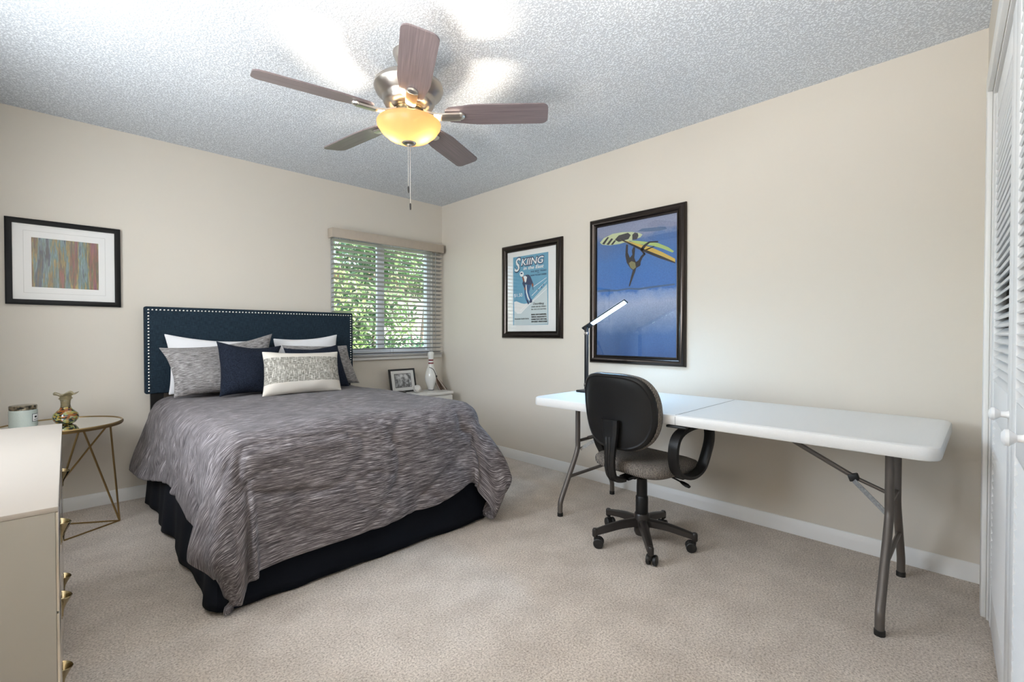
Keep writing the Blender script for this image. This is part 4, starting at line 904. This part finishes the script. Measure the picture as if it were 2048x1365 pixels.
for sgn in (1, -1):
    yl = (-2.20 - tcy) if sgn > 0 else (-3.745 - tcy)
    xa, xb = -.555 - tcx, -.335 - tcx; fa0, fb0 = (-.728 if sgn > 0 else -.768) - tcx, -.168 - tcx
    for x_t, x_f in ((xa, fa0), (xb, fb0)):
        d_ = x_f - x_t
        MB().tube(smooth([(x_t, yl, TZ - .05), (x_t, yl, .46), (x_t + d_ * .04, yl, .37), (x_t + d_ * .5, yl, .23), (x_f - d_ * .06, yl, .10), (x_f, yl, .055), (x_f, yl, .012)], 6), .0155, 14).build('leg', 'table_leg', ft)
        MB().lathe([(0, 0), (.0175, 0), (.0175, .020), (.0155, .022)], (x_f, yl, 0), 16).build('foot_cap', 'rubber', ft)
    MB().tube([(xa, yl, .43), (xb, yl, .43)], .010, 10).build('crossbar', 'table_leg', ft)
    k_ = .13; MB().tube([(xa + (fa0 - xa) * .52, yl, .222), (xb + (fb0 - xb) * .52, yl, .222)], .010, 10).build('crossbar', 'table_leg', ft)
    MB().span((xa - .12, yl - .012, TZ - .066), (xb + .12, yl + .012, TZ - .049), .003).build('mount_bar', 'table_leg', ft)
    yt = sgn * .27; ym = yl - sgn * .13; zm = .484
    MB().tube([(0, yt, TZ - .052), (0, ym, zm), ], .0105, 10).build('brace', 'table_leg', ft)
    MB().tube([(0, ym, zm), (0, yl, .437)], .008, 10).build('brace_link', 'table_leg', ft)
    MB().box((0, ym - sgn * .004, zm), (.030, .036, .030), (R(20 * sgn), 0, 0), .004).build('lock_ring', 'rubber', ft)
    a = Vector((-.02, ym, zm - .01)); b_ = Vector((xa + .02, yl - sgn * .004, .375)); dv_ = b_ - a
    q = MB(); q.sweep([a, b_], [(-.010, -.0012), (.010, -.0012), (.010, .0012), (-.010, .0012)], up=(1, 0, .2)); q.build('lock_strap', 'galv', ft)

# ================================================================== DESK LAMP
dl = thing('desk_lamp', 'slim black LED desk lamp glowing on the far end of the folding table', 'lamp', (-.36, -2.122, TZ))
MB().span((-.075, -.045, 0), (.055, .032, .012), .005, 3).build('base', 'lamp_black', dl)
pz = 1.150 - TZ
MB().span((-.009, -.012, .012), (.009, .012, pz), .003).build('pole', 'lamp_black', dl)
MB().span((-.0105, -.0135, .03), (.0105, .0135, .055), .002).span((-.0105, -.0135, pz - .05), (.0105, .0135, pz - .03), .002).build('collar', 'chrome', dl)
ad_ = Vector((-.02, -.315, .158)); al = ad_.length; ad_.normalize()
p0 = Vector((0, .035, pz + .001)) ; p0 = Vector((0, 0, pz + .002)) - ad_ * .03; p1 = p0 + ad_ * (al + .03)
up_ = Vector((.55, 0, .83))
MB().sweep([p0, p1], [(-.016, -.004), (.016, -.004), (.016, .005), (-.016, .005)], up=up_).build('arm', 'lamp_black', dl)
w_ = ad_.cross(up_).normalized(); u_ = (up_ - ad_ * up_.dot(ad_)).normalized()
off = -u_ * .0052
MB().sweep([p0 + ad_ * .085 + off, p1 - ad_ * .008 + off], [(-.0105, -.0012), (.0105, -.0012), (.0105, .0012), (-.0105, .0012)], up=up_).build('led_panel', 'led', dl)
MB().tube([Vector((-.013, 0, pz)), Vector((.013, 0, pz))], .011, 12).build('hinge', 'lamp_black', dl)

# ================================================================== OFFICE CHAIR
oc = thing('office_chair', 'black swivel office chair with woven taupe seat facing the folding table', 'chair', (-.700, -2.735, 0), R(-8))
base = MB(); zb0 = .115
base.lathe([(0, .045), (.034, .045), (.040, .06), (.040, .15), (.036, .158), (0, .158)], seg=28)
ANG = [11.0 + 72 * k for k in range(5)]
for a in ANG:
    a = R(a); c_, s_ = math.cos(a), math.sin(a)
    base.sweep(smooth([(.02 * c_, .02 * s_, .115), (.12 * c_, .12 * s_, .108), (.22 * c_, .22 * s_, .088), (.262 * c_, .262 * s_, .078)], 4), lambda t: [(x * (1.25 - .45 * t), y * (1.15 - .4 * t)) for x, y in ((-.020, -.017), (-.016, .011), (-.008, .0165), (.008, .0165), (.016, .011), (.020, -.017))], up=(0, 0, 1))
    base.lathe([(0, .055), (.013, .055), (.015, .06), (.015, .088), (.011, .096), (0, .098)], (.262 * c_, .262 * s_, 0), 16)
base.build('star_base', 'chair_metal', oc, 40)
for i, a in enumerate(ANG):
    a = R(a); cx_, cy_ = .262 * math.cos(a), .262 * math.sin(a)
    sw_ = R([200, 250, 305, 20, 130][i])
    cs = MB().lathe([(0, .03), (.007, .03), (.007, .062), (0, .062)], seg=10)
    cs.box((.012, 0, .040), (.034, .014, .030), None, .004)
    c_o = cs.build('caster', 'black_plastic', oc); c_o.location = (cx_, cy_, 0); c_o.rotation_euler = (0, 0, sw_)
    wh_ = MB()
    for sy in (-1, 1):
        wh_.lathe([(0, 0), (.014, 0), (.023, .004), (.0255, .010), (.0255, .018), (.022, .021), (0, .021)], seg=26, mtx=Matrix.Translation((.018, sy * .004, .0255)) @ Matrix.Rotation(R(-90 * sy), 4, 'X'))
    wh_.build('wheel', 'rubber', c_o)
MB().lathe([(0, .15), (.030, .15), (.032, .165), (.032, .245), (.029, .25), (.0275, .252), (.0275, .30), (.026, .345), (.022, .350), (0, .350)], seg=28).build('column_cover', 'black_plastic', oc)
MB().lathe([(0, .345), (.0135, .345), (.0135, .385), (0, .385)], seg=20).build('gas_lift', 'chrome', oc)
MB().span((-.10, -.075, .378), (.10, .075, .400), .008).build('tilt_plate', 'black_plastic', oc)
# seat cushion
q = MB()
def seat_pt(a, k, z):
    ca, sa = math.cos(a), math.sin(a); ex = .42
    x = .215 * math.copysign(abs(ca) ** ex, ca) * k; y = .225 * math.copysign(abs(sa) ** ex, sa) * k
    if x > 0: z -= .028 * (x / .215) ** 3
    return (x + .035, y, z)
NS = 64; rings = []
for k, z in ((.55, .398), (.90, .400), (.975, .412), (1.0, .430), (.985, .448), (.93, .460), (.80, .466), (.5, .462), (.25, .458)):
    rings.append([q.bm.verts.new(seat_pt(2 * PI * i / NS, k, z)) for i in range(NS)])
for A, B in zip(rings, rings[1:]):
    for i in range(NS): q.bm.faces.new((A[i], A[(i + 1) % NS], B[(i + 1) % NS], B[i]))
q.bm.faces.new(rings[0][::-1]); q.bm.faces.new(rings[-1])
q.build('seat', 'chair_fabric', oc, 60)
# backrest: plastic shell behind, fabric cushion in front; outline widest in its upper half
bo = [(0, .195), (.10, .192), (.165, .172), (.205, .125), (.222, .06), (.222, -.02), (.205, -.09), (.170, -.145), (.115, -.180), (.05, -.192)]
outl = smooth([(y, z, 0) for y, z in [(y_ * 1.04, z_) for y_, z_ in bo]] + [(-y * 1.04, z, 0) for y, z in bo[::-1][:-1]], 4, True)
BC = Vector((-.225, .010, .715)); 
def back_pt(y, z, k, dep):
    x = BC.x - .10 * (z * k) + .85 * (y * k) ** 2 + dep + (-.35 * (z * k) ** 2)
    return (x, BC.y + y * k, BC.z + z * k)
def shell(levels):
    q = MB(); rings = [[q.bm.verts.new(back_pt(p.x, p.y, k, d_)) for p in outl] for k, d_ in levels]; n_ = len(outl)
    for A, B in zip(rings, rings[1:]):
        for i in range(n_): q.bm.faces.new((A[i], A[(i + 1) % n_], B[(i + 1) % n_], B[i]))
    c0 = q.bm.verts.new(back_pt(0, 0, 0, levels[0][1])); c1 = q.bm.verts.new(back_pt(0, 0, 0, levels[-1][1]))
    for i in range(n_): q.bm.faces.new((rings[0][(i + 1) % n_], rings[0][i], c0)); q.bm.faces.new((rings[-1][i], rings[-1][(i + 1) % n_], c1))
    return q
shell([(.35, -.004), (.70, -.004), (.88, -.002), (.905, -.0005), (.93, -.004), (.965, .0), (.99, .010), (.985, .018), (.90, .020), (.5, .020)]).build('backrest_shell', 'black_plastic', oc, 50)
shell([(.4, .019), (.90, .019), (.99, .022), (1.005, .035), (.99, .052), (.94, .064), (.80, .072), (.5, .076)]).build('backrest_cushion', 'chair_fabric', oc, 60)
# J bar
jb = smooth([(.02, 0, .385), (-.09, 0, .372), (-.175, 0, .370), (-.232, 0, .392), (-.250, 0, .45), (-.248, 0, .54), (-.244, .004, .61), (-.246, .006, .68)], 5)
def jprof(t):
    w = .030 + .022 * sst(.60, 1.0, t) ; h = .016
    pts = []
    for i in range(9): 
        f_ = -1 + 2 * i / 8; pts.append((f_ * w, h - (.004 if i % 2 else 0) - (.008 if i in (0, 8) else 0)))
    return pts + [(w, -h * .4), (-w, -h * .4)]
MB().sweep(jb, jprof, up=(-1, 0, -.001)).build('back_support', 'black_plastic', oc, 40)
MB().lathe([(0, 0), (.016, 0), (.018, .006), (.018, .026), (.012, .034), (0, .034)], seg=20, mtx=Matrix.Translation((-.04, 0, .365)) @ Matrix.Rotation(R(-90), 4, 'Y')).build('tension_knob', 'black_plastic', oc)
for sy in (-1, 1):
    loop = smooth([(.150, 0, .425), (.180, 0, .470), (.200, 0, .565), (.188, 0, .632), (.125, 0, .650), (.02, 0, .648), (-.065, 0, .625), (-.100, 0, .575), (-.088, 0, .495), (-.045, 0, .432), (.02, 0, .405), (.09, 0, .402)], 5, True)
    loop = [Vector((p.x, sy * ((.245 if sy < 0 else .215) + .018 * sst(.42, .60, p.z)), p.z)) for p in loop]
    MB().sweep(loop, [(-.010, -.024), (-.011, 0), (-.010, .024), (.006, .026), (.011, .018), (.012, 0), (.011, -.018), (.006, -.026)], True, up=(0, 1, 0)).build('armrest', 'black_plastic', oc, 50)
    MB().span((.0, min(sy * .10, sy * .245), .392), (.09, max(sy * .10, sy * .245), .402), .003).build('arm_bracket', 'black_plastic', oc)
MB().tube(smooth([(.03, -.06, .392), (.04, -.15, .378), (.05, -.205, .362)], 4), .0042, 8).build('height_lever', 'black_plastic', oc)
MB().lathe([(0, 0), (.006, .002), (.0105, .02), (.0115, .04), (.008, .056), (0, .06)], seg=14, mtx=Matrix.Translation((.049, -.195, .366)) @ Matrix.Rotation(R(107), 4, 'X') @ Matrix.Diagonal((1.3, .8, 1, 1))).build('lever_paddle', 'black_plastic', oc)

# ================================================================== CEILING FAN
fx, fy = -1.70, -2.072
fan = thing('ceiling_fan', 'brushed nickel ceiling fan with five dark wood blades and lit amber bowl', 'ceiling fan', (fx, fy, H))
def fz(z): return z - H
MB().lathe([(0, 0), (.072, 0), (.075, -.004), (.074, -.014), (.060, -.045), (.036, -.085), (.022, -.094), (.014, -.098), (.014, -.10), (0, -.10)], seg=40).build('canopy', 'nickel', fan)
MB().lathe([(0, -.09), (.0125, -.09), (.0125, -.16), (0, -.16)], seg=20).build('downrod', 'nickel', fan)
MB().lathe([(0, -.115), (.03, -.118), (.10, -.125), (.138, -.137), (.158, -.155), (.162, -.172), (.152, -.195), (.128, -.215), (.122, -.222), (.120, -.238), (.112, -.252), (.085, -.268), (.0, -.274)], seg=56).build('motor_housing', 'nickel', fan)
MB().lathe([(0, -.268), (.070, -.270), (.074, -.276), (.074, -.300), (.066, -.308), (.052, -.312), (.052, -.322), (.060, -.326), (0, -.328)], seg=40).build('switch_housing', 'gold_dark', fan)
BZ = -.296
for k in range(5):
    a = 25.3 + 72 * k
    mt = Matrix.Rotation(R(a), 4, 'Z') @ Matrix.Translation((0, 0, BZ)) @ Matrix.Rotation(R(-12), 4, 'X')
    q = MB(); N = 40; rows = []
    for i in range(N + 1):
        t = 1 - (1 - i / N) ** 1.6; x = .175 + .484 * t
        hw = .050 + .019 * sst(0, .35, t)
        cr = .034; de = .659 - x
        if de < cr: hw -= cr - math.sqrt(max(0, cr * cr - (cr - de) ** 2))
        if t < .05: hw *= .62 + .38 * math.sqrt(t / .05)
        rows.append((x, hw))
    for zz in (-.003, .003):
        for (x, hw), (x2, hw2) in zip(rows, rows[1:]):
            vs_ = [(x, -hw), (x2, -hw2), (x2, hw2), (x, hw)]
            fc = q.bm.faces.new([q.bm.verts.new((a_, b_, zz)) for a_, b_ in vs_])
            for lp, (a_, b_) in zip(fc.loops, vs_): lp[q.uv].uv = (a_ + k * 3, b_)
    bmesh.ops.remove_doubles(q.bm, verts=q.bm.verts[:], dist=1e-5)
    bot = [v for v in q.bm.verts if v.co.z < 0]
    # rim
    be = [e for e in q.bm.edges if e.is_boundary and e.verts[0].co.z < 0]
    r_ = bmesh.ops.extrude_edge_only(q.bm, edges=be)
    for v in [g for g in r_['geom'] if isinstance(g, bmesh.types.BMVert)]: v.co.z = .003
    bmesh.ops.remove_doubles(q.bm, verts=q.bm.verts[:], dist=1e-5)
    bmesh.ops.transform(q.bm, matrix=mt, verts=q.bm.verts[:])
    bl_ = q.build('blade', 'blade', fan, 30)
    q = MB()
    # blade iron: arm from the motor, plate with a rounded cap under the blade
    q.sweep(smooth([(.066, 0, .018), (.11, 0, -.002), (.15, 0, -.011), (.20, 0, -.012), (.245, 0, -.011)], 4), lambda t: [(x * (.8 + .35 * sst(0, .8, t)), y) for x, y in ((-.022, -.004), (-.012, -.008), (.012, -.008), (.022, -.004), (.022, .005), (-.022, .005))], up=(0, 0, 1))
    q.lathe([(0, -.0185), (.012, -.018), (.022, -.012), (.024, -.005), (0, -.005)], (.245, 0, 0), 22)
    bmesh.ops.transform(q.bm, matrix=mt, verts=q.bm.verts[:])
    q.build('blade_iron', 'nickel_light', fan, 40)
MB().lathe([(0, -.3225), (.108, -.323), (.112, -.326), (.108, -.329), (0, -.330)], seg=40).build('uplight_baffle', 'nickel', fan)  # disc added over the bowl to cut the bulbs' light on the ceiling
GZ = -.338   # rim of the bowl
MB().lathe([(0, -.322), (.026, -.326), (.028, -.345), (.008, -.350), (.006, -.425), (0, -.425)], seg=24).build('lamp_holder', 'gold_dark', fan)
bw = MB().lathe([(.020, -.425), (.060, -.419), (.100, -.402), (.130, -.376), (.147, -.350), (.150, -.336), (.146, -.328), (.140, -.327), (.1435, -.336), (.141, -.349), (.125, -.373), (.097, -.397), (.058, -.4135), (.020, -.4195)], seg=64).build('light_bowl', 'bowl', fan, 60)
MB().lathe([(0, -.442), (.008, -.440), (.012, -.434), (.030, -.430), (.034, -.425), (.022, -.421), (0, -.420)], seg=32).build('finial', 'nickel', fan)
for (dx, dy, z1) in ((-.010, -.008, 1.775), (.008, .004, 1.700)):
    pc = MB(); z = -.438; pts = [(dx, dy, -.434), (dx, dy, z1 - H + .03)]
    pc.tube(pts, .0011, 6)
    n_ = int((pts[0][2] - pts[1][2]) / .012)
    pc.build('pull_chain', 'nickel_light', fan)
    MB().lathe([(0, .032), (.0025, .031), (.0042, .026), (.0042, .004), (.003, 0), (0, 0)], (dx, dy, z1 - H), 12).build('chain_fob', 'chair_metal', fan)
# the two bulbs of the bowl, warm
for i, (a, ) in enumerate(((-45 + 0,), (135,))):
    a = R(a + 0); px, py = fx + .066 * math.cos(a), fy + .066 * math.sin(a)
    d = bpy.data.lights.new('bulb_light', 'POINT'); d.energy = 7.6; d.color = (1, .88, .72); d.shadow_soft_size = .014
    o = bpy.data.objects.new('bulb_light', d); COL.objects.link(o); o.location = (px, py, H - .392)
